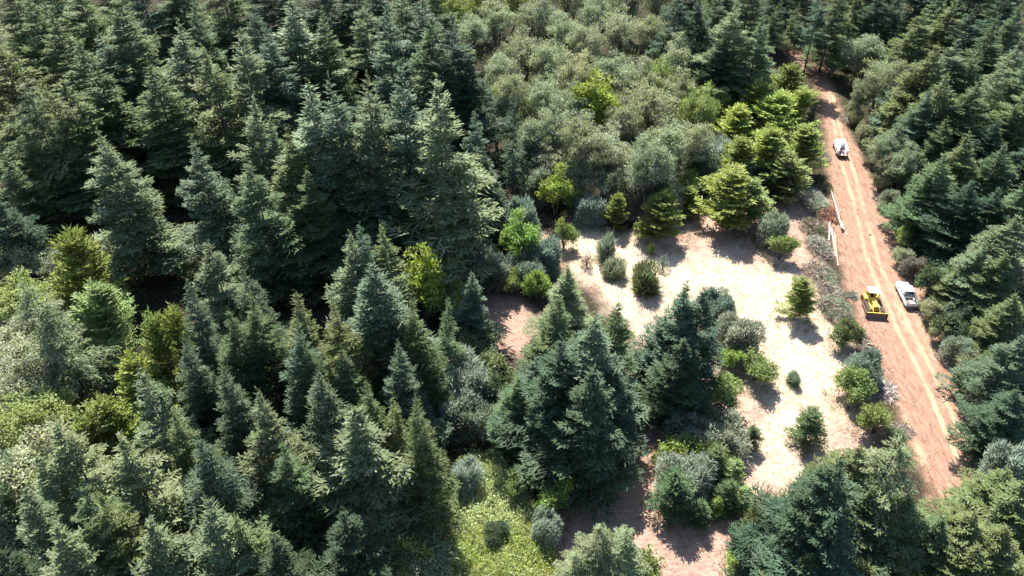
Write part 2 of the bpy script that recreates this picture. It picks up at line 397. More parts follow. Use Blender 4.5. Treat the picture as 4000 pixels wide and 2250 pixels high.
def oak_crown(seed, h=13., r=4.5, low=.04, lobes=20, clumps=170, leaves=62, leaf=.27, mat=None, cl=.72, name='crown', upright=0.0, hang=.0):
    rng = np.random.default_rng(seed); cz = h * (low + 1) / 2; rz = h * (1 - low) / 2
    lo = norm(rng.normal(0, 1, (lobes, 3))) * rng.uniform(.35, .78, (lobes, 1)); lo[:, 2] = np.abs(lo[:, 2]) * 1.0 - .25 * rng.random(lobes)
    lr = rng.uniform(.28, .48, lobes)
    li = rng.integers(0, lobes, clumps); dv = norm(rng.normal(0, 1, (clumps, 3)) + [0, 0, .45])
    c = lo[li] + dv * (lr[li] * rng.uniform(.55, 1.08, clumps))[:, None]
    c = c * np.array([r, r, rz]) + np.array([0, 0, cz]); c[:, 2] = np.where(c[:, 2] < .3, .3 + rng.random(clumps) * h * .25, c[:, 2])
    li2 = np.repeat(np.arange(clumps), leaves); m = len(li2)
    off = norm(rng.normal(0, 1, (m, 3))) * (np.power(rng.random(m), .55) * cl)[:, None]
    off *= rng.uniform(.7, 1.25, clumps)[li2][:, None]; off[:, 2] *= .8
    p = c[li2] + off; p[:, 2] = np.maximum(p[:, 2], .1)
    d = norm(off * .8 + rng.normal(0, .6, (m, 3)) + [0, 0, .15 + upright - hang])
    return kite_mesh(name, [kites(p, d, rng.uniform(.7, 1.4, m) * leaf, rng.uniform(.4, .65, m) * leaf, rng, .9 - hang * .5)], mat or M_LEAF), c

def oak_trunk(h, r, c, seed, rad=.22, stems=3, mat=None):
    mb = MB(); g = random.Random(seed)
    for s in range(stems):
        a = g.uniform(0, 6.28); q = r * .35
        top = Vector((math.cos(a) * q, math.sin(a) * q, h * .72))
        mb.tube([(math.cos(a) * .12 * s, math.sin(a) * .12 * s, -.2), (top.x * .35, top.y * .35, h * .25), (top.x * .7, top.y * .8, h * .5), top], [rad, rad * .8, rad * .55, rad * .2], 7)
        for i in range(9):
            e = Vector(c[g.randrange(len(c))]); st = Vector((top.x * .5, top.y * .5, h * g.uniform(.2, .45)))
            mid = (st + e) / 2 + Vector((g.uniform(-.3, .3), g.uniform(-.3, .3), g.uniform(-.1, .4)))
            mb.tube([st, mid, e], [rad * .35, rad * .2, .02], 4)
    return mb.build('trunk', mat or M_BARK2, link=False).data

def shoots(seed, h=3., r=1.6, n=5200, L=.34, W=.075, up=.55, lumps=11, mat=None, name='foliage', inner=.5, flat=False):
    """dense shrub: shoots standing out of a lumpy dome"""
    rng = np.random.default_rng(seed)
    a = rng.uniform(0, 6.28, lumps); q = r * .68 * np.sqrt(rng.random(lumps))
    C = np.stack([np.cos(a) * q, np.sin(a) * q, h * rng.uniform(.18, .66, lumps)], 1); rr = r * rng.uniform(.28, .55, lumps); rh = np.minimum(h - C[:, 2], h * .5) * rng.uniform(.85, 1, lumps)
    i = rng.integers(0, lumps, n); dv = norm(rng.normal(0, 1, (n, 3)) + [0, 0, .35]); sc_ = 1 - (1 - inner) * rng.random(n) ** 2
    p = C[i] + dv * np.stack([rr[i], rr[i], np.where(dv[:, 2] > 0, rh[i], C[i, 2])], 1) * sc_[:, None]; p[:, 2] = np.maximum(p[:, 2] - L * .5, .02)
    d = norm(dv * .8 + rng.normal(0, .45, (n, 3)) + [0, 0, up * .7])
    return kite_mesh(name, [kites(p, d, L * rng.uniform(.6, 1.4, n) * np.where(rng.random(n) < .08, 1.7, 1), W * rng.uniform(.7, 1.4, n), rng, .8)], mat or M_BRUSH)

def stems(seed, h, r, n=9, mat=None):
    mb = MB(); g = random.Random(seed)
    for i in range(n):
        a = g.uniform(0, 6.28); q = r * g.uniform(.2, .75)
        mb.tube([(0, 0, -.1), (math.cos(a) * q * .4, math.sin(a) * q * .4, h * .3), (math.cos(a) * q, math.sin(a) * q, h * g.uniform(.5, .8))], [.06, .04, .012], 4)
    return mb.build('stems', mat or M_BARK2, link=False).data

def twigs(seed, h, r, n=500, L=1.1, W=.05, mat=None, name='twigs', up=.25, long_=0, wood=(.3, .25, .2)):
    rng = np.random.default_rng(seed)
    a = rng.uniform(0, 6.28, n); q = r * np.sqrt(rng.random(n)); p = np.stack([np.cos(a) * q, np.sin(a) * q, h * rng.random(n) * (1 - (q / r) ** 2 * .8)], 1)
    d = norm(rng.normal(0, 1, (n, 3)) * [1, 1, .35] + [0, 0, up]); l = L * rng.uniform(.4, 1.5, n)
    return kite_mesh(name, [kites(p - d * (l * .5)[:, None], d, l, W * rng.uniform(.6, 1.6, n), rng, .2)], mat or M_TWIG)

# kind -> (name, category, part names, list of (h, r, crown mesh, trunk mesh))
PROTO = {}
def mk(code, name, cat, parts, items): PROTO[code] = (name, cat, parts, items)
L_ = []
for i, k in enumerate([dict(), dict(r=3.6, ragged=.3, droop=.3), dict(r=4.6, up=.2, droop=.2, ragged=.35, full_=1.7), dict(nb=7, shape=.85), dict(r=3.9, droop=.38, hook=.36, ragged=.3, full_=1.4), dict(r=4.4, up=.4, shape=1.0)]):
    cm, br = fir_crown(100 + i, **k); L_.append((22., k.get('r', 4.2), cm, trunk_mesh(22, .3, br, seed=i)))
mk('F', 'fir_tree', 'fir tree', ('crown', 'trunk'), L_)
L_ = []
for i in range(2):
    cm, br = fir_crown(120 + i, h=19, r=5.0, nb=5, up=.32, droop=.42, hook=.05, bl=.2, wid=.14, ragged=.3, shape=.62, full_=1.5, step=.15); L_.append((19., 5., cm, trunk_mesh(19, .32, br, seed=i + 9)))
cm, br = fir_crown(130, h=24, r=3.8, base=.46, ragged=.35, full_=1.3); mk('H', 'high_crowned_fir_tree', 'fir tree', ('crown', 'trunk'), [(24., 3.8, cm, trunk_mesh(24, .42, br, seed=77))])
mk('D', 'drooping_fir_tree', 'fir tree', ('crown', 'trunk'), L_)
L_ = []
for i in range(2):
    cm, br = fir_crown(140 + i, h=13, r=2.0, nb=5, whorl=.34, up=.3, ragged=.3, wid=.17, step=.17, full_=1.3, base=.14); L_.append((13., 2., cm, trunk_mesh(13, .16, br, seed=i + 19)))
mk('L', 'slender_fir_tree', 'fir tree', ('crown', 'trunk'), L_)
L_ = []
for i in range(3):
    cm, br = fir_crown(150 + i, h=8, r=2.6, nb=6, whorl=.24, up=.72, droop=.10, hook=.06, bl=.15, wid=.12, step=.10, ragged=.2, shape=.55, full_=1.6, base=.03, trim=.75); L_.append((8., 2.4, cm, trunk_mesh(8, .12, br, seed=i + 29)))
mk('Y', 'young_fir_tree', 'young fir', ('crown', 'trunk'), L_)
L_ = []
for i in range(3):
    cm, br = fir_crown(160 + i, h=6, r=1.9, nb=7, whorl=.26, up=.4, droop=.12, hook=.1, bl=.26, wid=.12, step=.13, ragged=.22, shape=.6, base=.03, trim=.8); L_.append((6., 1.9, cm, trunk_mesh(6, .1, br, seed=i + 39)))
mk('C', 'small_fir_tree', 'young fir', ('crown', 'trunk'), L_)
L_ = []
for i, k in enumerate([dict(), dict(lobes=22, low=.05), dict(lobes=12, low=.15), dict(lobes=18, hang=.25)]):
    cm, c = oak_crown(200 + i, leaf=.27, **k); L_.append((13., 4.5, cm, oak_trunk(13, 4.5, c, i)))
mk('O', 'broadleaf_tree', 'tree', ('crown', 'trunk'), L_)
L_ = []
for i in range(2):
    cm, c = oak_crown(220 + i, h=8, r=3, lobes=14, clumps=90, leaves=60, leaf=.36, cl=.75, low=.0); L_.append((8., 3., cm, oak_trunk(8, 3., c, i + 5, .12)))
mk('M', 'maple_tree', 'tree', ('crown', 'trunk'), L_)
mk('S', 'fine_leaved_shrub', 'shrub', ('foliage', 'stems'), [(3., 2., shoots(300 + i, 3, 2., 12000, .30, .075), stems(i, 3, 2)) for i in range(4)])
L_ = []
for i in range(3):
    cm, c = oak_crown(320 + i, h=3, r=1.9, lobes=11, clumps=80, leaves=60, leaf=.22, cl=.5, low=.0, name='foliage', mat=M_LEAF); L_.append((3., 1.9, cm, stems(i + 7, 3, 1.9)))
mk('B', 'leafy_shrub', 'shrub', ('foliage', 'stems'), L_)
mk('R', 'tall_grass_clump', 'grass clump', ('blades', 'stems'), [(2.4, 1.4, shoots(340 + i, 2.4, 1.4, 4200, .6, .055, 1.5, name='blades'), stems(i + 17, 2.0, 1.0)) for i in range(2)])
mk('T', 'bare_shrub', 'shrub', ('twigs', 'stems'), [(2.2, 1.2, twigs(360 + i, 2.2, 1.2, 260, .9, .05, up=.8), stems(i + 27, 2.0, 1.0)) for i in range(2)])

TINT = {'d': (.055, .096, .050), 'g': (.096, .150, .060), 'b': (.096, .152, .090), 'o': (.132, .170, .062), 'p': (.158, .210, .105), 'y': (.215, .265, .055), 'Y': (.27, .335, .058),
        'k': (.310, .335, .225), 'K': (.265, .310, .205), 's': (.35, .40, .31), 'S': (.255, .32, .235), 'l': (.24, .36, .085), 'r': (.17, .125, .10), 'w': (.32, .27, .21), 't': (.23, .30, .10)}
count_k = {}; BASES = []
RS = {'F': (1.25, 1), 'O': (1.28, 1.3), 'D': (1.05, 1), 'Y': (1.42, 1.1), 'S': (1.3, 1.15), 'B': (1.3, 1.1), 'M': (1.3, 1.1), 'R': (1.15, 1.1), 'C': (1.1, 1.05)}
def plant(code, px, py, h, r, tint, label, group):
    name, cat, parts, items = PROTO[code]; g = random.Random(hash((px, py)) & 0xffff)
    r *= RS.get(code, (1, 1))[0]; h *= RS.get(code, (1, 1))[1]
    if code in 'FD' and py < 240 and px < 1700: h *= 1.28; r *= 1.42
    if code in 'FD' and py < 240 and 1930 > px >= 1700: h *= 1.08; r *= 1.1
    if code in 'FD' and py < 240 and px > 2320: h *= 1.2; r *= 1.25
    if code == 'Y' and px > 1800: r *= 1.15
    if code == 'O' and (px > 2140 or py > 340): h /= 1.3
    if code in 'FD' and px > 2140: h *= .82
    if code == 'F' and px < 1250 and py > 600 and h < 19.5: h *= 1.2; r *= .9
    BASES.append((at(px, py, h)[:2], r, code))
    if code in 'FD' and px > 2380 and 560 < py < 1000: h *= .85; r *= .82
    k = count_k.get(code, 0); count_k[code] = k + 1
    H0, R0, cm, tm = items[(k * 5 + k // 3) % len(items)]
    p = at(px, py, h); root = empty(name, (p.x, p.y, gz(p.x, p.y) - .03), g.uniform(0, 6.28))
    root.rotation_euler.x = g.gauss(0, .02); root.rotation_euler.y = g.gauss(0, .02)
    root.scale = (r / R0, r / R0, h / H0); tag(root, label, cat, group)
    if code in 'FD' and tint in 'sSkKt': tint = {'s': 'p', 'S': 'b', 'k': 'o', 'K': 'p', 't': 'o'}[tint]
    if code == 'Y' and px < 600: r *= .72
    if code == 'Y' and px < 600 and tint == 'Y': tint = 'y'
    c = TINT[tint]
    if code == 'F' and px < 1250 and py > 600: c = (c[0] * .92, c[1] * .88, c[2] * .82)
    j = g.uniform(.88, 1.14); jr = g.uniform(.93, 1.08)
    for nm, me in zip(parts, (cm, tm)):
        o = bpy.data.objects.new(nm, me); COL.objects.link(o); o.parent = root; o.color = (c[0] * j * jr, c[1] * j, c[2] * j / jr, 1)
    return root
# ------------------------------------------------------------------ every plant: kind, x, y of its tip in the overview, height, radius, tint | what singles it out
TREES = '''
# firs of the upper left forest
F 20 -60 22 4.5 o|olive fir in the extreme upper left corner, its tip above the frame
F 62 -30 22 4.2 g|fir second from the left along the top edge, beside a black shadow gap
F 130 38 22 4.6 o|olive-green fir just right of the black gap near the upper left corner
F 196 108 21 4.6 g|fir below and right of the olive corner fir, in front of a dark gap
F 297 0 24 5.6 o|very broad yellow-olive fir touching the top edge left of centre-left
F 256 82 21 4.6 b|bluish fir tip in front of the broad yellow-olive top-edge fir
F 232 160 20 5.0 g|full green fir two below the broad yellow-olive top-edge fir
F 160 205 20 4.4 o|olive fir left of the full green fir, above the shaded slope
F 388 165 20 4.6 g|fir with bright upper sprays standing over a dark hollow, left third
F 447 56 22 4.6 p|pale grey-green fir reaching high in the left third near the top
F 473 8 21 4.2 g|fir behind the pale grey-green one, tip near the top edge
F 530 118 22 4.4 o|olive-grey fir right of the pale grey-green fir near the top
F 597 84 22 4.6 p|pale fir with drooping outer sprays above the deep black hollow
F 627 16 22 4.0 b|dark bluish narrow fir near the top edge left of centre
O 40 30 12 5.0 k|brownish-grey broadleaf crown low behind the corner firs
O 420 20 12 5.0 k|grey-brown broadleaf crown showing between firs at the top edge
O 560 40 12 5.0 K|greyish broadleaf crown in the gap beside the olive-grey fir
O 10 130 12 4.5 k|tan-green broadleaf tree on the left edge near the top
D 38 182 22 5.0 K|large grey-olive drooping fir on the left edge in the upper quarter
D 108 208 21 4.6 o|drooping olive fir with a pale trunk showing below its crown
F 8 262 21 4.6 o|olive fir half out of the left edge in the second quarter
F 50 330 20 5.0 o|broad olive fir near the left edge above the dark shaded bank
F 14 400 19 4.6 g|green fir on the left edge over the brown thicket
F 130 330 20 5.0 g|wide green fir with bright tips over the black shade, left
F 264 338 25 5.8 p|tall pale ragged fir with long bare-tipped side branches, left quarter
F 483 358 24 5.2 b|tall bluish-green fir right of the ragged pale fir
F 617 256 24 4.8 p|pale fir with a thin pointed tip above the paired green firs
F 640 418 23 5.6 g|broad bright-sided fir with pale blobs of lit spray at its foot
F 733 330 24 4.8 o|tall olive fir behind the broad bright-sided fir
F 760 425 21 4.6 g|green fir with sunlit right flank above the deep shade, left of centre
F 684 300 22 4.2 g|green fir between the thin-tipped pale fir and the tall olive fir
F 727 6 22 5.4 p|full pale-green fir at the top edge left of centre
F 664 70 21 4.0 b|dark blue-green fir left of the full pale-green top-edge fir
F 804 28 21 3.6 g|narrow green fir second right of the full pale-green top-edge fir
H 907 6 26 4.6 p|pale fir with a long dark bare trunk below its crown, near the top edge
F 972 6 24 4.4 b|blue-green fir right of the one with the long dark trunk
F 1000 -30 22 4.2 g|green fir at the top edge just right of the blue-green one
F 1057 -10 22 4.2 b|dark fir at the top edge with its tip beyond the frame, centre-left
F 1077 46 23 4.4 g|green fir second from the right end of the upper fir row
F 1124 44 24 4.6 d|dark pointed fir at the right end of the upper row, beside the grey grove
F 1180 130 19 3.6 d|shaded lower fir at the right end of the upper row
F 767 216 24 4.6 p|pale long-branched fir first of the five sharp-tipped firs in mid-forest
F 852 198 25 4.2 b|blue-green sharp-tipped fir second of the five in mid-forest
F 914 200 25 4.4 p|pale feathery sharp-tipped fir third of the five in mid-forest
F 1006 168 26 4.8 b|tallest blue fir with the sharpest spire in mid-forest
F 1094 216 26 5.2 K|huge grey drooping-branched fir right of the blue spire
F 1191 290 21 3.6 b|small bluish fir at the right foot of the huge grey fir
F 950 330 20 4.6 g|shaded fir below the gap between the third pale and the blue spire fir
F 870 380 20 4.6 g|shaded green fir below the second sharp-tipped fir
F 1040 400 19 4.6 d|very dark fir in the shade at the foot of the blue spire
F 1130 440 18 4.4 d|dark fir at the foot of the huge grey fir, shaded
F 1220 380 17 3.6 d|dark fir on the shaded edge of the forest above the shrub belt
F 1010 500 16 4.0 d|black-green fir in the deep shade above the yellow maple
L 1290 246 20 2.6 d|narrow dark fir column at the left border of the grey grove
F 1330 310 12 2.6 b|short bluish fir beside the narrow dark column
# lower left forest
F 527 614 20 4.6 p|pale fir with forked tip above the black gap, lower left
F 477 718 18 3.6 b|blue-tipped fir rising right beside the black gap
F 573 784 17 3.6 g|green fir right of the blue-tipped one, lower left
F 627 742 18 4.2 g|green fir left of the pointed firs in the lower middle left
F 623 668 18 4.0 b|bluish fir behind the lower green firs, above left middle
F 751 742 18 3.8 o|olive pointed fir standing before the brown shaded gap
F 724 830 18 4.0 b|soft blue-grey fir under the olive pointed one
F 777 864 17 3.4 g|small green fir right of the soft blue-grey fir
F 884 590 21 4.6 p|left one of the three clustered fir tips in the image's middle left
F 918 572 21 3.2 b|thin middle one of the three clustered fir tips
F 967 582 20 3.5 o|right olive one of the three clustered fir tips
F 937 664 24 5.8 b|large blue-green fir in front of the three clustered tips
F 861 768 19 3.8 o|olive fir left against the large blue-green fir
F 1044 760 17 3.4 g|small green fir right of the large blue-green fir
L 1117 756 15 2.2 g|slender see-through fir with a bare lower trunk near the small pink patch
F 1180 690 11 2.8 b|neat conical fir on the left edge of the small pink patch
D 80 698 21 5.4 s|huge soft grey-green drooping tree with bare grey limbs, left edge
F 443 850 16 3.2 b|bluish slim fir right of the yellow-green shoots
F 560 922 17 3.6 b|blue-green spire in the lower left quarter
F 664 1000 18 4.6 p|pale broad fir in the lower left with drooping outer fans
F 367 926 17 3.8 p|pale grey-blue fir under the yellow-green shoots
F 427 1030 15 3.2 o|small olive fir with bright tips, lower left
F 805 945 19 4.2 b|blue-green fir above the pale centre-bottom giant
F 921 956 17 3.0 g|green spire in the lower middle, left of its twin
F 974 992 16 2.8 o|smaller olive twin right of the green spire
F 884 1032 22 5.6 p|pale blue-green giant fir at the bottom left of centre
F 1044 982 19 3.3 o|sharp olive fir right of the giant, beside the dark shade
F 868 880 16 3.6 g|green fir under the olive fir, beside the large blue-green fir
F 1000 860 16 3.8 b|low bluish fir at the right foot of the large blue-green fir
F 150 1068 18 4.8 s|grey-tipped fir in the lower left by the pale broadleaf crowns
F 297 1112 18 5.2 p|pale fir right of the grey-tipped one, lower left
F 510 1082 19 4.2 b|silvery-blue fir in the lower left with a fine spire
F 193 1240 18 4.8 g|green fir with spiky shoots below the grey-tipped fir
F 277 1246 18 4.2 o|olive fir right of the spiky-shooted fir
F 378 1306 17 4.6 p|pale rounded fir at the bottom of the lower left quarter
F 520 1256 19 4.8 s|bluish-silver fir on the bottom edge with a blunt top
F 600 1290 17 4.2 o|olive fir right of the blunt silver fir at the bottom edge
F 127 1318 18 5.0 K|fir with a dead grey twiggy top near the bottom left corner
F 40 1246 16 4.2 s|dusky grey-blue fir near the bottom left corner
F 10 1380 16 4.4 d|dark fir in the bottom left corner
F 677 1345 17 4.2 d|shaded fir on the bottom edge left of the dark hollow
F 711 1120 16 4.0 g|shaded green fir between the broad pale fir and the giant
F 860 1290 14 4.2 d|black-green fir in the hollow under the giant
F 90 1160 15 3.8 p|pale fir between the broadleaf crowns and the grey-tipped fir
# top edge
F 40 -110 22 4.6 o|dark olive fir filling the top edge left of the corner gap
F 105 -75 22 4.6 K|greyish fir at the top edge second from the left corner
F 180 -60 22 4.6 o|olive fir at the top edge between the corner gap and the broad yellow-olive fir
F 240 -110 22 4.6 g|green crown at the top edge just left of the broad yellow-olive fir
F 345 -90 22 4.6 b|bluish crown at the top edge right behind the broad yellow-olive fir
F 430 -100 22 4.6 g|green crown cut by the top edge above the pale grey-green fir
F 545 -90 22 4.6 o|olive crown cut by the top edge left of the dark narrow fir
F 640 -90 22 4.6 d|dark crown at the top edge left behind the full pale-green fir
F 800 -80 22 4.6 d|dark crown cut by the top edge right of the full pale-green fir
F 880 -95 22 4.6 g|green crown at the top edge left of the fir with the bare trunk
F 940 -75 22 4.6 d|dark crown cut by the top edge between the bare trunk fir and the blue-green one
F 1020 -100 22 4.6 g|green crown cut by the top edge above the blue-green fir
F 1090 -80 22 4.6 o|olive crown cut by the top edge near the sandy strip
O 1150 -50 13 4.8 t|green leafy crown on the top edge left of the sandy strip
O 1185 20 12 4.4 K|greyish crown left of the sandy strip near the top
O 1210 -70 13 4.8 k|tan crown on the top edge above the sandy strip
O 1290 -80 13 4.8 t|yellowish crown on the top edge over the grove's left end
O 1370 -90 13 4.8 K|grey crown cut by the top edge, second over the grove
O 1440 -75 13 4.8 k|tan crown cut by the top edge, third over the grove
O 1520 -95 13 4.8 K|grey crown cut by the top edge, fourth over the grove
O 1590 -70 13 4.8 k|tan crown cut by the top edge, fifth over the grove
O 1655 -80 13 4.8 K|grey crown cut by the top edge beside the dark firs
F 1740 -90 22 4.6 d|dark crown high on the top edge right of the grove
F 1830 -110 22 4.6 g|green crown on the top edge behind the massive pale-edged fir
F 1900 -70 22 4.6 g|green crown cut by the top edge right of the massive pale-edged fir
F 1975 -100 22 4.6 d|dark crown on the top edge above the red bank
F 2040 -130 22 4.6 g|green crown far behind the leaning bare trunk at the top edge
F 2200 -110 24 4.6 o|olive crown cut by the top edge over the leaning grey trees
F 2270 -100 24 4.6 g|green crown cut by the top edge, behind the black gap
F 2340 -110 24 4.6 d|dark crown cut by the top edge above the olive gap fir
F 2410 -100 24 4.6 g|green crown cut by the top edge above the tall olive fir
F 2480 -110 24 4.6 d|dark crown cut by the top edge near the right corner
F 2560 -90 24 4.6 o|olive crown in the extreme upper right corner
F 2590 150 22 4.8 g|green fir half out of the right edge below the corner
F 2600 210 21 4.8 o|olive fir half out of the right edge above the second-quarter green fir
F 2600 350 20 4.8 d|dark fir half out of the right edge under the second-quarter green fir
F 2590 460 19 4.8 g|green fir half out of the right edge above the pale one
F -20 90 22 4.8 o|olive fir half out of the left edge near the top
F -25 480 19 4.8 d|dark fir half out of the left edge over the brown thicket
O -10 540 12 4.4 k|brownish thicket crown on the left edge below the shaded bank
O 60 760 12 4.6 K|grey crown behind the huge soft drooping tree
O -15 920 12 4.6 K|grey crown half out of the left edge beside the light green one
O 60 1150 10 4.2 p|pale leafy crown under the pale mixed crown, lower left
S -5 1230 6 3.0 s|dusky shrub half out of the left edge, lower left
F 715 -95 22 4.6 g|green crown at the top edge above the full pale-green fir
# yellow-green conifers on the left
Y 167 596 15 4.2 y|yellow-green conifer in the shade gap on the far left
Y 235 720 12 3.6 t|yellowish conifer behind the huge soft drooping tree
Y 380 806 14 2.6 Y|bright yellow-green upright shoots against the black gap, left ones
Y 433 790 14 2.4 Y|bright yellow-green upright shoots against the black gap, right ones
Y 330 905 12 3.2 Y|yellow-green conifer leaning out over the dark slope below the upright shoots
Y 255 1010 12 3.2 Y|lower yellow-green conifer above the pale firs
Y 205 1062 11 2.4 Y|small yellow-green tip beside the grey-tipped fir
# broadleaf crowns on the far left
O 22 592 12 4.2 k|tan-green broadleaf crown on the left edge at mid height
O 112 622 10 3.0 K|small grey broadleaf crown next to the yellow-green conifer, far left
O 20 690 12 4.6 t|yellowish broadleaf crown under the tan-green one, left edge
O 10 830 12 4.6 k|brownish broadleaf crown on the left edge under the yellowish one
O 42 985 12 4.6 t|light green broadleaf crown on the left edge, lower half
O 68 1090 12 4.6 k|pale mixed broadleaf crown below the light green one
O 12 1130 11 4.4 p|pale broadleaf crown touching the left edge near the bottom quarter
M 120 1180 8 2.6 t|light green leafy bush under the pale mixed crown
# grey-green grove at the top centre
O 1250 -10 12 4.6 K|broadleaf crown at the top edge by the sandy strip
O 1321 60 13 4.6 k|grey-brown crown at the upper left of the grove
O 1388 84 13 4.6 K|grey crown right of the upper left grove crown
O 1345 -16 12 4.6 k|grove crown at the top edge above the upper left ones
O 1421 14 12 4.4 K|grove crown near the top edge, second from the sandy strip
O 1475 34 13 4.4 k|tan crown near the top of the grove, middle
O 1500 -24 12 4.2 K|grove crown cut by the top edge, middle
O 1565 6 13 4.6 k|warm grey crown at the top of the grove, right of the middle
O 1641 10 13 4.0 K|rounded crown at the top of the grove before the dark firs
O 1718 72 14 4.2 k|tall tan-grey crown standing out at the right side of the grove
O 1452 110 13 4.6 k|central upper grove crown below the tan one
O 1540 110 13 4.6 K|crown left of the middle of the grove, upper part
O 1600 132 13 4.4 k|crown in the upper middle of the grove
O 1660 128 13 4.2 t|greener crown left of the tall tan-grey one
O 1260 110 12 4.0 k|crown on the left margin of the grove near the top
O 1285 165 13 4.2 K|long drooping crown on the grove's left margin
O 1375 165 13 4.2 K|grey crown with dark lower trunks, left part of the grove
O 1248 205 11 3.4 K|low crown next to the bright slope opening on the grove's left
O 1455 200 12 3.8 K|grey crown left of the bright lime maple
M 1512 190 15 4.6 Y|bright lime-green maple in the middle of the grove
O 1638 180 13 4.6 k|large crown right of the bright lime maple
O 1575 235 12 4.0 K|crown at the right foot of the bright lime maple
O 1710 165 12 4.0 K|crown under the tall tan-grey one
O 1771 197 12 4.2 t|greenish crown near the dark firs, right part of the grove
O 1688 283 13 4.6 K|drooping grey crown in the right half of the grove
O 1760 290 11 3.6 k|sparse crown with bare limbs on the grove's right side
O 1415 243 13 4.6 k|large grey-tan crown under the lime maple's left side
O 1345 270 12 4.2 K|crown right of the narrow dark column
O 1475 292 13 4.4 K|tall grey crown directly below the lime maple
O 1528 298 12 4.0 s|bluish-grey crown below the lime maple, right of the tall grey one
O 1655 318 14 4.4 K|tall grey crown with dark hanging sides, lower grove
O 1575 348 12 3.8 k|lower grove crown left of the dark-sided one
O 1390 345 11 4.0 k|lower grove crown near the narrow dark column
O 1450 380 10 3.8 K|lower grove crown above the bright bush
O 1598 402 10 3.6 k|grey-tan crown above the lime-green conifers of the clearing edge
O 1530 420 9 3.4 K|dark low crown at the foot of the grove
O 1665 430 10 3.2 d|dark green drooping crown in the shade below the dark-sided one
O 1820 205 9 3.0 t|small green crown right beside the dark firs
# firs between grove and road
F 1705 -30 22 4.4 d|dark fir at the top edge right of the grove, tip beyond the frame
F 1760 -10 22 4.4 d|shaded fir at the top edge, second right of the grove
F 1800 -30 22 4.2 g|green fir at the top edge, third right of the grove
F 1850 0 24 5.4 p|massive pale-edged fir standing right of the grove, at the top
F 1915 44 22 4.4 g|green fir right of the massive one
H 1962 0 20 3.2 g|fir left of the red bank at the track's far end
H 2010 10 18 2.6 o|olive fir above the red bank at the track's far end
H 2076 -30 23 3.6 b|blue fir with a long leaning bare trunk beside the track's far end
F 2120 -50 22 4.2 g|fir at the top edge just right of the track's far end
F 1815 80 19 4.2 d|dark fir in front of the massive pale-edged one
O 1785 148 8 2.6 s|small grey tree at the left foot of the massive fir
# bright green conifers west of the track
Y 1918 212 11 3.4 y|tall yellow-green conifer with upright leader, left end of the bright group
Y 1990 168 10 3.2 y|green feathery conifer next to the track's upper bend
Y 1862 272 9 3.4 Y|yellow-green conifer on the far left of the bright group
Y 1960 240 11 4.2 Y|widest yellow-green conifer of the bright group beside the track
Y 2025 228 9 3.0 Y|yellow-green conifer leaning to the track, right end of the bright group
C 2050 272 7 1.6 b|small bluish fir on the left verge of the track
Y 2035 320 9 3.4 y|green conifer whose sprays reach over the far white pickup
Y 1945 330 10 3.8 Y|yellow-green conifer below the widest one
Y 1870 350 9 3.0 y|light green conifer between the blue-grey shrubs and the bright group
Y 1990 390 8 3.2 t|green conifer left of the far white pickup's tail
Y 1848 432 10 4.0 y|olive-yellow conifer casting a long shadow onto the field, top right of it
Y 1900 455 8 2.8 t|darker conifer beside the olive-yellow one
S 1805 345 6 3.0 s|blue-grey shrub with a lime patch left of the bright group
S 1870 395 5 3.0 s|blue-grey shrub in the middle of the bright group
S 1770 395 6 3.2 p|pale shrub below the sparse grove crown
B 1745 440 5 2.6 t|light green leafy bush left of the olive-yellow conifer
B 1700 470 5 2.4 K|grey leafy bush behind the yellow-green conifers of the field edge
S 1950 430 5 2.6 d|dark green shrub above the fresh slash
# shrubs on the far side of the clearing
M 1401 424 8.5 2.6 Y|lime-green leafy tree left of the clearing's far corner
S 1361 412 7 2.8 S|blue-grey shrub left behind the lime-green leafy tree
B 1455 470 5 2.4 t|green bush right of the lime-green leafy tree
S 1495 494 4.5 2.6 s|pale blue shrub at the clearing's far edge
Y 1551 492 6 1.9 y|small yellow-green conifer beside the pale blue shrub
Y 1673 488 8 3.2 y|yellow-green conifer casting a shadow on the clearing's far edge
Y 1738 476 5 2.0 y|lower yellow-green conifer right behind the field-edge one
S 1600 480 4 2.2 S|dull green shrub behind the heap of grey sticks
S 1321 508 7 2.6 S|blue-grey shrub on the shaded slope left of the clearing
M 1302 545 9 2.6 l|bright green round maple left of the clearing
B 1420 556 5 1.7 t|thin yellowish bush standing alone in the clearing's left corner
S 1368 602 5.5 2.6 S|blue-grey shrub below the thin yellowish bush
S 1318 648 4.5 2.4 S|dull blue shrub on the clearing's left rim
B 1290 684 4.2 1.7 t|light green leafy bush above the small pink patch
B 1350 692 4.2 1.8 l|leafy bush with bright tips above the small pink patch, right one
T 1478 632 3.2 1.1 w|bare pinkish bush beside the lone conifer in the clearing
R 1523 594 4.2 1.6 K|tall dense grass clump in the clearing's left half
R 1548 658 2.6 1.5 K|lower grass clump adjoining the tall dense one
B 1640 614 1.9 .5 l|tiny lone sapling in the open clearing
R 1636 668 4.2 2.2 p|broad pale reed-like clump in the middle of the clearing
T 1672 640 3 1.3 K|sparse grey bush behind the reed-like clump
F 1430 670 13 3.4 s|grey drooping fir at the clearing's left, by the bare pinkish bush
M 1056 622 13 2.9 Y|pale yellow maple right of the three clustered tips
B 1107 612 7 3.0 b|shaded bluish bush right of the pale yellow maple
S 1195 632 5.5 3.2 S|dark blue-grey shrub in the forest shade, left of the clearing
S 1240 648 5 2.2 s|blue-grey shrub above the neat conical fir
S 1160 655 4.5 2.6 S|shaded shrub between maple and conical fir
B 1140 730 5 2.2 l|light green bush left of the conical fir
B 1197 825 5 2.8 p|pale leafy shrub under the conical fir
S 1164 905 6 3.4 s|large rounded blue-grey shrub below the pale leafy one
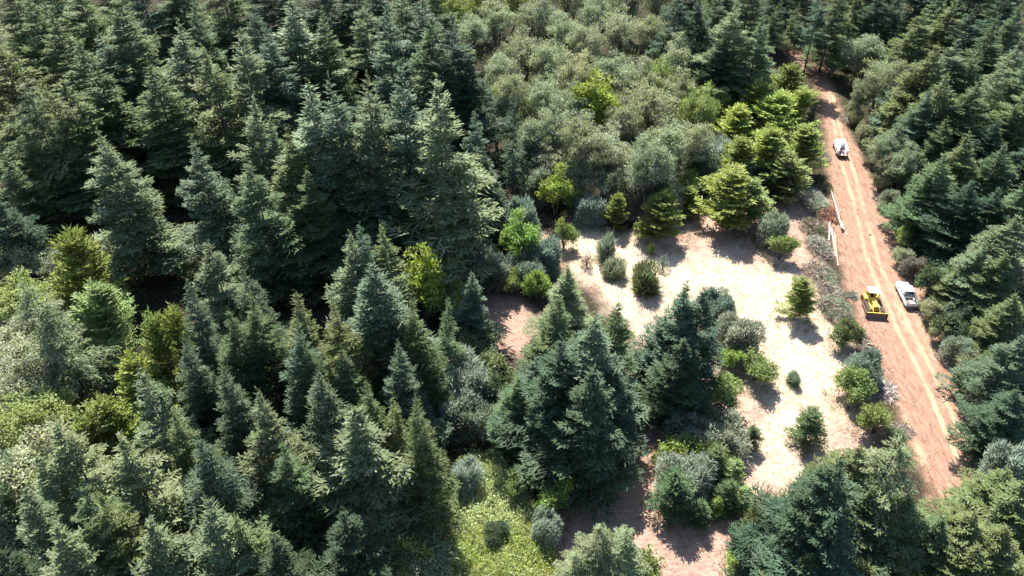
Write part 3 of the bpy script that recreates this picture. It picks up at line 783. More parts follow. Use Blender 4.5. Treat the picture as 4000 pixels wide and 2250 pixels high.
S 1145 980 5 3.0 s|blue-grey shrub beneath the large rounded one
B 1230 900 5 2.6 p|pale shrub between the rounded blue-grey shrub and the central cluster
S 1200 1020 4.5 2.4 S|darker blue-green shrub at the shade's edge, under the pale shrub
B 1250 960 5 2.2 b|bluish bush at the left foot of the central cluster
# central cluster
F 1400 745 18 3.8 g|back left fir of the central dark cluster
F 1545 755 18 3.2 g|back right thin-topped fir of the central dark cluster
F 1495 795 21 5.0 b|middle fir of the central dark cluster
F 1412 862 19 5.0 d|front left fir of the central dark cluster with a broad skirt
F 1350 900 12 3.2 b|low left fir of the central dark cluster
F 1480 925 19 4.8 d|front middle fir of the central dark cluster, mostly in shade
F 1300 960 11 3.2 g|leftmost low fir of the central dark cluster
F 1552 900 15 3.2 d|right-hand fir of the central dark cluster, bordering the bright field
F 1718 712 19 4.4 b|left and taller one of the pair of dark firs right of the cluster
F 1765 732 18 4.0 d|right one of the pair of dark firs right of the cluster
F 1672 792 13 2.8 b|lower fir at the left side of the dark pair
F 1725 850 14 3.8 d|shaded front fir of the dark pair
# shrubs right of the pair
S 1821 738 4.5 2.2 S|tall bluish shrub right behind the pair of dark firs
S 1871 800 5 2.8 s|big round blue-grey shrub right of the pair of dark firs
B 1851 876 3.5 1.7 l|bright yellow-green bush below the big round blue-grey shrub
B 1912 898 4 2.4 t|olive bush with lime tips and its own shadow in the lower field
M 1838 946 6 1.9 t|leafy green bush standing close at the right of the pair's shade
R 1999 940 1.8 .8 K|tiny grey-green tuft alone in the lower field
C 2052 1034 5.5 2.2 g|broad young fir standing alone in the lower field
Y 2024 708 6.5 1.9 y|bright lone young fir with a dark shadow, left of the brush piles
# island of shrubs in the lower field
S 1748 1066 4 2.4 s|pale blue-grey shrub at the back left of the shrub island
S 1828 1056 4.2 2.6 s|pale blue-grey shrub at the back right of the shrub island
C 1898 1072 3.6 1.1 g|small dark fir at the right tip of the shrub island
B 1731 1116 3.5 2.4 l|lime-green bush on the left of the shrub island
B 1800 1130 4 2.2 o|olive leafy bush in the middle of the shrub island
S 1740 1152 5 2.9 s|large blue-grey shrub at the front of the shrub island
C 1812 1128 6 1.9 o|olive young fir in the shrub island's right half
C 1855 1164 5.5 1.7 t|yellowish young fir on the shrub island's right rim
C 1708 1192 7 2.5 g|biggest green fir at the front left of the shrub island
C 1768 1262 4 1.3 g|small fir at the island's front beside the biggest green one
C 1842 1212 5 1.5 g|young fir on the front right of the shrub island
C 1812 1252 3 1.1 l|little lime-green fir at the foot of the island's front right
C 1880 1225 4 1.4 t|outermost right young fir of the shrub island's lower edge
B 1672 1130 2.2 1.3 t|low yellowish weeds left of the shrub island
# bottom centre
B 1398 1220 5 1.9 l|leafy bush with lime tips at the edge of the big shadow
S 1380 1296 3.6 1.4 s|round blue-grey shrub at the corner of the big shadow
D 1508 1322 13 3.8 p|pale drooping fir on the bottom edge, left one of the pair
D 1568 1332 13 3.8 p|pale drooping fir on the bottom edge, right one of the pair
D 1450 1392 10 3.0 s|low pale fir at the bottom edge left of the pale pair
B 1620 1400 5 2.0 t|green bush at the right foot of the pale pair
B 1007 1385 6 2.4 t|light leafy bush on the bottom edge beside the dark hollow
B 1050 1405 5 2.2 K|greyish leafy bush right of the light one at the bottom edge
S 1170 1170 3.5 1.7 s|pale grey shrub at the upper rim of the green undergrowth
B 1296 1186 3.5 1.3 t|lime bush at the foot of the central cluster, on the undergrowth
S 1250 1330 2.0 1.3 p|pale weedy mound in the middle of the green undergrowth
# lower right group
F 2112 1152 20 4.8 d|dark blue-green fir at the left of the lower right group
F 2058 1190 17 4.0 d|lower dark fir bordering the field, lower right group
F 2020 1245 10 2.8 g|low fir at the field's lower right corner
F 1970 1335 10 3.0 b|bluish fir on the field's lower right rim, near the bottom edge
D 2263 1108 22 5.6 p|pale drooping giant leaning out over the lower dirt road
F 2165 1120 18 4.2 o|olive fir behind, between the dark fir and the pale giant
F 2200 1240 16 4.4 g|green fir under the pale drooping giant
F 2110 1290 16 4.6 d|dark fir below the dark blue-green one, lower right group
F 2035 1390 11 3.2 g|green fir at the bottom edge, left in the lower right group
C 2179 1410 8 1.6 o|small conifer tip poking up on the bottom edge, lower right
F 2290 1250 15 4.0 o|olive fir at the right side under the pale giant
S 2335 1350 6 2.6 s|blue-grey shrub near the bottom edge right of the giant
B 2330 1410 5 2.4 t|light green bush on the bottom edge, right of the giant
B 1908 1290 3.6 1.6 o|dark green bush at the field's lower right corner, upper one
S 1885 1350 3.2 1.4 p|pale shrub at the field's lower right corner, lower one
B 1880 1400 3 1.6 l|lime patch of bush at the bottom edge on the field's right rim
F 2400 1275 12 2.8 o|olive fir at the end of the visible dirt road
F 2535 1180 13 3.4 o|broad olive-brown fir in the lower right corner, upper one
F 2580 1210 15 4.0 o|olive fir on the right edge near the lower right corner
F 2450 1300 14 4.4 t|yellowish fir below the broad olive-brown one
F 2452 1376 12 4.0 t|yellowish drooping fir on the bottom edge near the right corner
F 2540 1330 14 4.4 o|dark olive fir in the lower right corner above a brown gap
F 2370 1300 13 3.4 g|green fir at the left foot of the olive road-end fir
# forest right of the road
F 2168 -40 22 3.4 o|olive fir at the top edge, first one right of the track
F 2215 -20 22 4.4 d|dark fir at the top edge behind the leaning grey trees
F 2262 -16 22 4.4 d|dark fir at the top edge, third right of the track
F 2325 22 22 4.6 o|olive fir near the top edge with a black gap at its left
F 2372 -20 22 4.4 g|fir at the top edge above the olive one with the black gap
F 2412 4 22 4.6 o|tall olive fir near the top edge, right third
F 2452 22 22 4.2 d|dark fir beside the tall olive one at the top right
F 2505 50 22 4.6 g|green fir below the top right row
F 2540 -30 22 4.6 d|dark fir at the top edge close to the right corner
F 2575 20 22 4.4 g|fir in the top right corner
F 2362 112 22 4.6 o|olive fir in the second row right of the leaning grey trees
F 2400 98 22 4.8 p|pale broad fir in the second row, right forest
F 2450 120 21 4.4 g|green fir right of the pale broad one, right forest
F 2300 158 20 3.8 b|dark-topped fir right behind the leaning grey trees
D 2519 152 22 4.8 p|greyish drooping fir with bare-looking limbs near the right edge
D 2558 105 22 4.6 K|grey drooping fir on the right edge, upper
F 2392 188 21 4.8 o|olive full fir in the centre of the right forest
F 2465 200 21 4.4 g|green fir left of the greyish drooping ones
F 2348 225 19 3.6 b|bluish fir sweeping down towards the track's trees
F 2429 248 21 4.6 o|olive fir under the full one, right forest
F 2559 272 21 4.8 g|green fir on the right edge, second quarter
F 2500 300 20 4.2 d|dark fir in the gap left of the right-edge green fir
F 2375 300 19 4.2 g|green fir above the dark heavy fir of the right side
F 2320 262 17 3.0 g|green fir with drooping arms just behind the road's right verge trees
F 2445 340 21 4.6 o|olive-lit fir above the dark heavy fir, right side
F 2525 368 20 4.8 g|large fir near the right edge with bright blobs
F 2378 392 20 4.4 g|heavy dark fir overlooking the dirt road between the two pickups
F 2340 440 14 3.2 d|shaded fir at the left foot of the heavy dark fir
F 2440 460 18 4.6 d|shaded fir right of the heavy dark fir
F 2510 480 17 4.4 d|deeply shaded fir above the pale-topped group, right edge
F 2562 542 20 4.8 p|pale fir on the right edge at two fifths of the height
F 2485 616 18 4.2 p|pale bright-topped fir above the near pickup's right
F 2440 634 14 3.0 g|pointed green fir left of the pale bright-topped one
F 2530 640 18 4.6 g|green fir right of the pale bright-topped one
F 2412 690 11 3.0 o|fir with soft crown just above right of the near pickup
F 2562 742 16 4.0 o|olive fir on the right edge at mid height
F 2528 788 13 3.2 o|sharp olive fir right of the bulldozer, by the right edge
F 2524 866 11 2.8 g|green fir below the sharp olive one
F 2570 850 18 4.6 b|dark fir on the right edge below the middle
F 2592 900 13 3.4 g|green fir near the right edge in the lower half
F 2580 960 11 3.0 d|dark fir above the pale shrub, right edge lower half
F 2570 980 16 4.4 d|dark fir on the right edge in the lower third
O 2199 68 14 4.6 K|leaning grey-olive tree right of the track's far end
O 2245 135 15 4.2 K|large leaning grey-green tree with dark trunks beside the track
O 2182 190 10 2.2 K|smaller grey tree leaning over the track's right verge
O 2170 105 11 2.4 K|thin grey tree between the track and the leaning pair
O 2246 322 11 2.8 K|grey-green broadleaf tree right of the far white pickup
O 2308 340 12 3.2 K|second grey-green broadleaf tree right of the far white pickup
O 2266 385 8 2.8 k|brownish lower tree under the two grey-green ones, at the road's right edge
B 2150 262 4 2.0 K|grey bush on the right verge of the narrow track
B 2176 310 4 2.0 K|grey bush on the right verge above the far pickup
B 2222 440 3.5 1.5 k|dry leafy bush at the road's right edge opposite the long white log
S 2246 484 3.6 1.6 K|grey-green shrub on the road's right edge opposite the log ends
B 2284 576 3.5 1.5 t|green shrub on the road's right edge midway between the pickups
B 2284 622 3.5 1.5 k|brownish shrub on the road's right edge above the near pickup
S 2306 648 3 1.4 w|straw-grey brush close above the near pickup's right
B 2362 668 6 2.0 b|open leafy shrub with bare stems right of the near pickup
B 2382 690 5 2.4 p|pale shrub behind the open leafy one
B 2362 760 3.5 1.6 k|tan shrub right beside the near pickup's tail
S 2418 765 4 1.6 S|blue-green shrub right of the near pickup's tail, farther from the road
B 2415 800 4.5 2.2 b|blue-green bush below the shrub farther from the road
B 2386 812 3.5 1.5 K|greyish bush on the road's right edge opposite the bulldozer blade
S 2422 860 3.6 1.8 S|blue shrub on the road's right edge below the bulldozer
B 2450 890 3.5 1.7 k|olive-brown bush on the road's right edge, lower half
B 2436 935 3 1.3 k|dry bush by the road's right edge, lower half, upper one
B 2476 985 3.5 1.6 K|grey bush by the road's right edge, lower half, lower one
S 2552 1050 5 2.3 p|pale round shrub near the right edge in the lower third
S 2545 1006 5 2.0 S|pale shrub just above the round one near the right edge
B 2525 1062 3.5 1.5 t|fern-green bush at the road's right edge in the lower third
S 2572 1120 6 2.2 s|blue-green shrub on the right edge beside the broad olive-brown fir
B 2535 1130 3.5 1.6 K|dark bush where the road meets the broad olive-brown fir
# left verge of the road
S 1952 540 5 2.0 S|blue-green shrub left of the fresh slash
B 1974 592 4.5 2.0 t|leafy lime-tipped bush with a shadow below the blue-green shrub
B 2139 812 4 1.9 o|olive round bush left of the bulldozer blade, on the field's rim
S 2185 886 4.5 2.1 S|round blue-grey bush on the road's left edge
B 2159 938 4.5 2.1 t|green bush in front of the round blue-grey one
B 2222 1028 4.2 2.0 t|green bush with yellow tips on the road's left edge
B 2255 1075 3 1.3 K|small dark bush below the yellow-tipped one
'''
ZONE = {}
group = None
GROUPS = {'firs of the upper left forest': 'firs of the upper left forest', 'lower left forest': 'firs of the lower left slope', 'top edge': 'crowns along the edges of the photo', 'yellow-green conifers on the left': 'yellow-green conifers on the left',
          'broadleaf crowns on the far left': 'broadleaf crowns on the far left', 'grey-green grove at the top centre': 'crowns of the grey-green grove', 'firs between grove and road': 'firs between the grove and the track',
          'bright green conifers west of the track': 'plants of the bright group left of the track', 'shrubs on the far side of the clearing': 'shrubs and small trees round the clearing',
          'central cluster': 'firs of the central cluster', 'shrubs right of the pair': 'bushes in the open field', 'island of shrubs in the lower field': 'plants of the shrub island',
          'bottom centre': 'plants at the bottom centre', 'lower right group': 'plants of the lower right group', 'forest right of the road': 'plants of the forest right of the road', 'left verge of the road': 'bushes on the left verge of the road'}
for ln in TREES.strip().splitlines():
    if ln.startswith('#'): group = GROUPS[ln[2:].strip()]; continue
    a, lab = ln.split('|'); c_, x, y, h, r, t = a.split()
    plant(c_, int(x), int(y), float(h), float(r), t, lab, group)
# ------------------------------------------------------------------ machines
M_WHITE = plain('white_paint', (.80, .80, .80), .25, var=.03)
M_GLASS = plain('dark_glass', (.015, .02, .025), .05, var=.1)
M_TYRE = plain('tyre_rubber', (.03, .028, .026), .85)
M_RIM = plain('wheel_alloy', (.35, .33, .31), .4, .6)
M_BLACK = plain('black_plastic', (.03, .03, .032), .6)
M_GREYP = plain('grey_steel', (.22, .22, .23), .45, .5)
M_RED = plain('red_plastic', (.45, .03, .035), .4)
M_BLUE = plain('blue_plastic', (.08, .14, .22), .5)
M_YEL = plain('yellow_paint', (.60, .42, .075), .55, var=.35, scale=2.5)
M_STEELW = plain('worn_track_steel', (.20, .155, .13), .5, .55, var=.4, scale=4)
M_RUST = plain('rusty_steel', (.17, .095, .06), .75, .2, var=.4, scale=3)
M_CREAM = plain('pale_canopy_paint', (.78, .74, .55), .4, var=.05)
M_TAIL = plain('red_lens', (.5, .02, .02), .2)
M_LENS = plain('clear_lens', (.75, .75, .78), .1)
M_CARGO = plain('cardboard_tan', (.6, .45, .33), .8)

def wheel(parent, x, y, r, w_, z=None):
    z = r if z is None else z
    t = MB()
    n = 20; prof = [(r * .62, -w_ / 2), (r * .93, -w_ / 2), (r, -w_ / 2 + .03), (r, w_ / 2 - .03), (r * .93, w_ / 2), (r * .62, w_ / 2)]
    vs = []; fs = []
    for i in range(n):
        a = 2 * math.pi * i / n
        for (q, xx) in prof: vs.append((xx, q * math.cos(a), q * math.sin(a)))
    m = len(prof)
    for i in range(n):
        for k in range(m):
            fs.append((i * m + k, i * m + (k + 1) % m, ((i + 1) % n) * m + (k + 1) % m, ((i + 1) % n) * m + k))
    t.add(vs, fs, 0, True); o = t.build('wheel', M_TYRE, parent); o.location = (x, y, z)
    rm = MB(); sx = 1 if x > 0 else -1
    rm.tube([(-w_ * .35, 0, 0), (w_ * .35, 0, 0)], r * .61, 16)
    rm.tube([(sx * w_ * .35, 0, 0), (sx * w_ * .46, 0, 0)], r * .2, 8)
    for i in range(6):
        a = i * math.pi / 3; rm.box((sx * w_ * .38, math.cos(a) * r * .38, math.sin(a) * r * .38), (.04, r * .14, r * .14))
    rm.build('rim', M_RIM, o)

def body_loft(sections):
    """sections: (y, half-width bottom, half-width top, z bottom, z top) -> rounded body"""
    mb = MB(); vs = []; n = 10
    for y, wb, wt, z0, z1 in sections:
        h = z1 - z0
        vs += [(-wb * .9, y, z0), (-wb, y, z0 + h * .15), (-wb, y, z0 + h * .6), (-wt, y, z1 - h * .12), (-wt * .9, y, z1), (wt * .9, y, z1), (wt, y, z1 - h * .12), (wb, y, z0 + h * .6), (wb, y, z0 + h * .15), (wb * .9, y, z0)]
    fs = []
    for i in range(len(sections) - 1):
        for k in range(n):
            q = (k + 1) % n; fs.append((i * n + k, i * n + q, i * n + n + q, i * n + n + k))
    fs += [tuple(range(n - 1, -1, -1)), tuple(range((len(sections) - 1) * n, len(sections) * n))]
    mb.add(vs, fs, 0, False); return mb

def cargo_place(root, pts):
    pass

# --- near white pickup (front points away, along +y)
tr = empty('pickup_truck', (*at(2289.5, 745, 0)[:2], 0), R(-5)); tr.location = (61.6, 94.6, .03)
tag(tr, 'white crew cab pickup with things in its open bed, parked beside the bulldozer', 'pickup truck', 'white pickups on the dirt road')
mb = body_loft([(-.62, .97, .95, .42, 1.12), (.1, .98, .96, .38, 1.13), (1.3, .98, .96, .38, 1.13), (1.75, .98, .95, .42, 1.14), (2.45, .97, .9, .45, 1.12), (2.78, .9, .82, .48, 1.02), (2.88, .8, .7, .5, .92)])
body = mb.build('body', M_WHITE, tr)
b2 = MB()
gh = [(-.72, .93, .80, 1.10, 1.14), (-.60, .93, .76, 1.10, 1.78), (-.45, .94, .76, 1.10, 1.86), (.55, .94, .76, 1.10, 1.88), (.85, .94, .76, 1.10, 1.82), (1.62, .92, .82, 1.10, 1.15)]
cabm = body_loft(gh); cab = cabm.build('cab', M_WHITE, tr)
g = MB()   # windscreen, side and rear glass a few mm proud of the cab
g.add([(-.72, 1.52, 1.22), (.72, 1.52, 1.22), (.66, .93, 1.79), (-.66, .93, 1.79)], [(0, 1, 2, 3)]); g.build('windscreen', M_GLASS, tr)
g = MB(); g.add([(-.66, -.735, 1.22), (.66, -.735, 1.22), (.6, -.625, 1.70), (-.6, -.625, 1.70)], [(3, 2, 1, 0)]); g.build('rear_window', M_GLASS, tr)
for s in (-1, 1):
    for y0, y1 in ((-.5, .2), (.27, 1.02)):
        g = MB(); t_ = .12 if y0 > 0 else 0
        g.box((s * .885, (y0 + y1) / 2 - t_, 1.42), (.05, y1 - y0 - t_, .42), rot=Matrix.Rotation(-s * R(13), 3, 'Y')); g.build('side_window', M_GLASS, tr)
    m_ = MB(); m_.box((s * 1.08, 1.05, 1.22), (.16, .1, .2), bevel=.02); m_.build('side_mirror', M_BLACK, tr)
    hl = MB(); hl.box((s * .66, 2.84, .86), (.36, .1, .16), bevel=.02); hl.build('headlight', M_LENS, tr)
    tl = MB(); tl.box((s * .93, -2.80, .98), (.12, .06, .34), bevel=.015); tl.build('tail_light', M_TAIL, tr)
    for y in (-1.85, 1.95): wheel(tr, s * .84, y, .39, .26)
    st = MB(); st.tube([(s * 1.0, -.9, .36), (s * 1.0, 1.2, .36)], .05, 6); st.build('side_step', M_BLACK, tr)
bed = MB()
bed.box((0, -1.74, .66), (1.5, 2.08, .06), mi=2)
for s in (-1, 1):
    bed.box((s * .90, -1.74, .83), (.17, 2.1, .66), bevel=.03); bed.box((s * .80, -1.74, .85), (.03, 2.0, .4), mi=2)
    bed.box((s * .90, -1.74, 1.185), (.13, 2.06, .03), mi=1)
bed.box((0, -.705, .88), (1.75, .04, .58), mi=0); bed.box((0, -1.74, .52), (1.6, 2.0, .18))
bed.build('truck_bed', [M_WHITE, M_BLACK, M_GREYP], tr)
tg = MB(); tg.box((0, -2.80, .90), (1.66, .07, .54), bevel=.02); tg.box((0, -2.845, .98), (.3, .02, .07), mi=1); tg.build('tailgate', [M_WHITE, M_BLACK], tr)
bp = MB(); bp.box((0, -2.93, .52), (1.86, .2, .18), bevel=.04); bp.build('rear_bumper', M_GREYP, tr)
bp = MB(); bp.box((0, 2.92, .52), (1.8, .16, .2), bevel=.05); bp.build('front_bumper', M_GREYP, tr)
gr = MB()
gr.box((0, 2.885, .82), (.9, .04, .24)); gr.build('grille', M_BLACK, tr)
hd_ = MB(); hd_.box((0, 2.05, 1.142), (1.3, .8, .012)); hd_.box((-.45, 2.05, 1.15), (.05, .78, .02)); hd_.box((.45, 2.05, 1.15), (.05, .78, .02)); hd_.build('bonnet', M_WHITE, tr)
def rel(root, x, y, z): return root.matrix_basis @ Vector((x, y, z))
def cargo(root, name, label, cat, x, y, z, build):
    mb = MB(); mats = build(mb); o = mb.build(name, mats); o.location = rel(root, x, y, z); o.rotation_euler = root.rotation_euler; tag(o, label, cat); return o
bpy.context.view_layer.update()
cargo(tr, 'toolbox', 'dark metal toolbox across the front of the near pickup bed', 'toolbox', 0, -1.0, .70, lambda m: (m.box((0, 0, .18), (1.3, .42, .36), bevel=.02), m.box((0, 0, .385), (1.34, .46, .04), bevel=.01), M_GREYP)[-1])
cargo(tr, 'cardboard_box', 'small tan box in the middle of the near pickup bed', 'box', -.2, -1.95, .70, lambda m: (m.box((0, 0, .15), (.42, .36, .3)), m.box((.06, -.3, .1), (.3, .24, .2)), M_CARGO)[-1])
cargo(tr, 'white_bag', 'pale sack near the tailgate of the near pickup bed', 'bag', .2, -2.3, .70, lambda m: (m.lump((0, 0, .16), (.34, .24, .17), seed=4), m.lump((-.3, .05, .1), (.2, .2, .12), seed=9), M_WHITE)[-1])
cargo(tr, 'jerry_can', 'white container at the right side of the near pickup bed', 'container', .5, -1.55, .70, lambda m: (m.box((0, 0, .2), (.2, .34, .4), bevel=.04), m.tube([(0, .1, .4), (0, .1, .46)], .04, 8), m.tube([(0, -.13, .38), (0, -.1, .45), (0, 0, .45), (0, .02, .39)], .015, 5), M_WHITE)[-1])

# --- far white service truck with side boxes and a rack
tf = empty('service_truck', (66.8, 141.7, .03), R(-8.5))
tag(tf, 'white utility pickup with side boxes and overhead rack, up the track by the green sprays', 'pickup truck', 'white pickups on the dirt road')
mb = body_loft([(.3, .97, .95, .45, 1.2), (1.9, .98, .96, .45, 1.22), (2.7, .96, .9, .5, 1.18), (3.0, .86, .8, .55, 1.0)]); mb.build('body', M_WHITE, tf)
body_loft([(.32, .93, .84, 1.17, 1.9), (.5, .94, .8, 1.17, 1.98), (1.1, .94, .8, 1.17, 1.98), (1.3, .94, .8, 1.17, 1.92), (1.85, .92, .84, 1.17, 1.22)]).build('cab', M_WHITE, tf)
g = MB(); g.add([(-.74, 1.80, 1.30), (.74, 1.80, 1.30), (.68, 1.36, 1.88), (-.68, 1.36, 1.88)], [(0, 1, 2, 3)]); g.build('windscreen', M_GLASS, tf)
g = MB(); g.box((0, .315, 1.6), (1.2, .02, .36)); g.build('rear_window', M_GLASS, tf)
for s in (-1, 1):
    g = MB(); g.box((s * .893, .85, 1.54), (.05, .8, .42), rot=Matrix.Rotation(-s * R(9), 3, 'Y')); g.build('side_window', M_GLASS, tf)
    sb_ = MB(); sb_.box((s * .86, -1.05, 1.12), (.40, 2.5, .86), bevel=.03); sb_.box((s * 1.065, -1.05, 1.12), (.02, .03, .8), mi=1); sb_.box((s * 1.065, -.2, 1.12), (.02, .03, .8), mi=1); sb_.box((s * .86, -1.05, 1.56), (.42, 2.52, .03)); sb_.build('side_box', [M_WHITE, M_GREYP], tf)
    for y in (-1.25, 2.0): wheel(tf, s * .88, y, .42, .28)
    rk = MB(); rk.box((s * .72, -.2, 2.12), (.16, 3.9, .09), bevel=.02)
    for y in (-2.05, -.6, .1): rk.tube([(s * .72, y, 1.56), (s * .72, y, 2.1)], .035, 6)
    rk.build('ladder_rail', M_WHITE, tf)
    tl = MB(); tl.box((s * .95, -2.33, .98), (.12, .05, .24)); tl.build('tail_light', M_TAIL, tf)
    hl = MB(); hl.box((s * .68, 2.97, .9), (.34, .1, .16), bevel=.02); hl.build('headlight', M_LENS, tf)
    m_ = MB(); m_.box((s * 1.12, 1.45, 1.35), (.2, .1, .26), bevel=.02); m_.build('side_mirror', M_BLACK, tf)
rk = MB()
for y in (1.55, .35, -.9): rk.box((0, y, 2.10), (1.3, .12, .05))
rk.box((-.3, .3, 2.165), (.3, 2.4, .05)); rk.build('rack_crossbars', M_WHITE, tf)
bd = MB(); bd.box((0, -1.05, .78), (1.34, 2.5, .06), mi=1); bd.box((0, .22, 1.2), (1.7, .05, .8)); bd.box((0, -1.0, .6), (1.5, 2.5, .2), mi=1); bd.build('service_bed', [M_WHITE, M_GREYP], tf)
tg = MB(); tg.box((0, -2.62, .80), (1.32, .56, .06), bevel=.015); tg.build('lowered_tailgate', M_CARGO, tf)
bp = MB(); bp.box((0, -2.40, .55), (1.9, .16, .16), bevel=.03); bp.build('rear_bumper', M_GREYP, tf)
bp = MB(); bp.box((0, 3.03, .58), (1.9, .16, .22), bevel=.05); bp.build('front_bumper', M_GREYP, tf)
bpy.context.view_layer.update()
can = lambda m: (m.box((0, 0, .18), (.26, .36, .36), bevel=.04), m.tube([(0, .1, .36), (0, .14, .46)], .03, 6), m.tube([(0, -.12, .35), (0, -.1, .42), (0, .0, .42), (0, .03, .36)], .015, 5), M_RED)[-1]
cargo(tf, 'fuel_can', 'red fuel can standing farther in on the far truck bed', 'fuel can', -.3, -1.55, .81, can)
cargo(tf, 'fuel_can', 'red fuel can on the lowered tailgate of the far truck', 'fuel can', .12, -2.5, .83, can)
cargo(tf, 'bucket', 'dull blue bucket between the red cans on the far truck bed', 'bucket', .15, -1.9, .81, lambda m: (m.tube([(0, 0, 0), (0, 0, .36)], [.15, .2], 12), m.tube([(-.2, 0, .34), (0, .05, .46), (.2, 0, .34)], .012, 5), M_BLUE)[-1])
cargo(tf, 'chainsaw', 'dark chainsaw lying at the left rear of the far truck bed', 'chainsaw', -.45, -2.1, .81, lambda m: (m.box((0, 0, .12), (.24, .34, .24), bevel=.04), m.box((.02, -.42, .1), (.02, .55, .09)), m.tube([(-.1, .05, .2), (0, .05, .32), (.1, .05, .2)], .02, 5), M_BLACK)[-1])

# --- bulldozer, blade towards the camera (-y); local frame: front = -y
bz = empty('bulldozer', (55.5, 92.4, .02), R(-7))
bz.scale = (.89, .92, .92); tag(bz, 'yellow crawler bulldozer with pale canopy roof and worn tracks, blade facing the camera', 'bulldozer')
for s in (-1, 1):
    tk = MB(); hx = s * 1.17; path = []; q = .43; y0, y1, zc = -1.75, 1.75, .47
    for i in range(9): a = math.pi * i / 8; path.append((y1 + math.sin(a) * q, zc + math.cos(a) * q))
    for i in range(1, 12): path.append((y1 + (y0 - y1) * i / 12, zc - q))
    for i in range(9): a = math.pi * i / 8; path.append((y0 - math.sin(a) * q, zc - math.cos(a) * q))
    for i in range(1, 12): path.append((y0 + (y1 - y0) * i / 12, zc + q + (.0 if i % 5 else .02)))
    n = len(path); vs = []; fs = []
    for (y, z) in path:
        dy, dz = y - max(min(y, y1), y0), z - zc; l = math.hypot(dy, dz) or 1
        for xx, inn in ((-.28, 0), (.28, 0), (.28, .06), (-.28, .06)): vs.append((hx + xx, y - dy / l * inn, z - dz / l * inn))
    for i in range(n):
        j = (i + 1) % n
        for k in range(4): fs.append((i * 4 + k, i * 4 + (k + 1) % 4, j * 4 + (k + 1) % 4, j * 4 + k))
    tk.add(vs, fs)
    per = 0; 
    for i in range(n):      # grouser bars, one per shoe
        (ya, za), (yb, zb) = path[i], path[(i + 1) % n]
        for t_ in (.0, .5):
            y, z = ya + (yb - ya) * t_, za + (zb - za) * t_; ang = math.atan2(zb - za, yb - ya)
            tk.box((hx, y, z), (.60, .05, .13), rot=Matrix.Rotation(ang, 3, 'X'), mi=1)
    tk.build('track', [M_RUST, M_STEELW], bz)
    fr_ = MB(); fr_.box((hx, 0, .45), (.34, 3.4, .34), bevel=.03)
    for y in (-1.75, 1.75): fr_.tube([(hx - .2, y, zc), (hx + .2, y, zc)], .34, 16)
    for y in (-1.1, -.55, 0, .55, 1.1): fr_.tube([(hx - .22, y, .22), (hx + .22, y, .22)], .13, 10)
    fr_.build('track_frame', M_RUST, bz)
    pa = MB(); pa.box((s * 1.56, -.95, .52), (.16, 3.3, .24), bevel=.02); pa.tube([(s * 1.56, -2.3, .58), (s * 1.1, -2.62, .62)], .09, 8); pa.box((s * 1.5, .55, .52), (.24, .3, .34), bevel=.03); pa.build('push_arm', M_RUST, bz)
    hy = MB(); hy.tube([(s * .52, -1.25, 1.5), (s * .55, -2.4, .95)], .055, 8); hy.tube([(s * .52, -1.0, 1.62), (s * .53, -1.75, 1.26)], .09, 8); hy.build('lift_cylinder', M_YEL, bz)
    fd = MB(); fd.box((s * 1.0, 1.35, 1.1), (.62, 1.5, .32), bevel=.05); fd.build('fender', M_YEL, bz)
    ht = MB(); ht.box((s * .32, -1.93, 1.38), (.16, .06, .12), bevel=.01); ht.build('work_light', M_LENS, bz)
hd2 = MB(); hd2.box((0, -1.0, 1.12), (.92, 1.85, .95), bevel=.05, taper=(.94, 1)); hd2.box((0, -.9, 1.62), (.5, 1.3, .05), bevel=.01); hd2.build('engine_hood', M_YEL, bz)
gl = MB(); gl.box((0, -1.935, 1.1), (.74, .03, .8))
for i in range(6): gl.box((0, -1.96, .8 + .11 * i), (.72, .02, .04), mi=1)
gl.build('radiator_grille', [M_BLACK, M_YEL], bz)
ex = MB(); ex.tube([(.25, -.7, 1.6), (.25, -.7, 2.3)], .06, 8); ex.tube([(-.22, -.35, 1.6), (-.22, -.35, 1.9)], .11, 10); ex.build('exhaust_stack', M_RUST, bz)
hl_ = MB(); hl_.box((0, .2, .7), (1.5, 3.6, .5), bevel=.04); hl_.box((0, .55, 1.15), (1.2, .9, .4), bevel=.04); hl_.build('hull', M_YEL, bz)
tk_ = MB(); tk_.box((0, 2.05, 1.35), (1.7, .62, .9), bevel=.08); tk_.tube([(-.5, 2.05, 1.8), (-.5, 2.05, 1.86)], .09, 10); tk_.build('fuel_tank', M_YEL, bz)
se = MB(); se.box((0, 1.3, 1.2), (.6, .55, .2), bevel=.05); se.box((0, 1.56, 1.55), (.58, .16, .6), bevel=.05); se.build('seat', M_BLACK, bz)
lv = MB()
for x in (-.25, -.1, .2): lv.tube([(x, .75, 1.3), (x, .82, 1.62)], .018, 6)
lv.build('control_levers', M_BLACK, bz)
cp = MB()
for s in (-1, 1):
    for y, in ((.62,), (1.95,)): cp.box((s * .82, y, 1.85), (.11, .11, 1.45))
cp.build('canopy_posts', M_YEL, bz)
cn = MB(); cn.box((0, 1.28, 2.62), (1.98, 1.75, .12), bevel=.04); cn.build('canopy_roof', M_CREAM, bz)
bl = MB(); n = 7; pr = []
for i in range(n + 1):
    z = 1.08 * i / n; pr.append((-2.98 + .16 * math.sin(math.pi * i / n) - .0 * z, z + .03))
prof = pr + [(y + .07, z) for y, z in reversed(pr)]
bl.prism(prof, -1.72, 1.72); bl.box((0, -2.93, 1.13), (3.4, .14, .06), mi=1); bl.box((0, -2.72, .62), (2.2, .12, .5), mi=1, bevel=.02)
for s in (-1, 1): bl.box((s * 1.74, -2.92, .56), (.05, .26, 1.14)); bl.box((s * .45, -2.66, .8), (.14, .2, .42), mi=1)
bl.build('blade', [M_STEELW, M_YEL], bz)

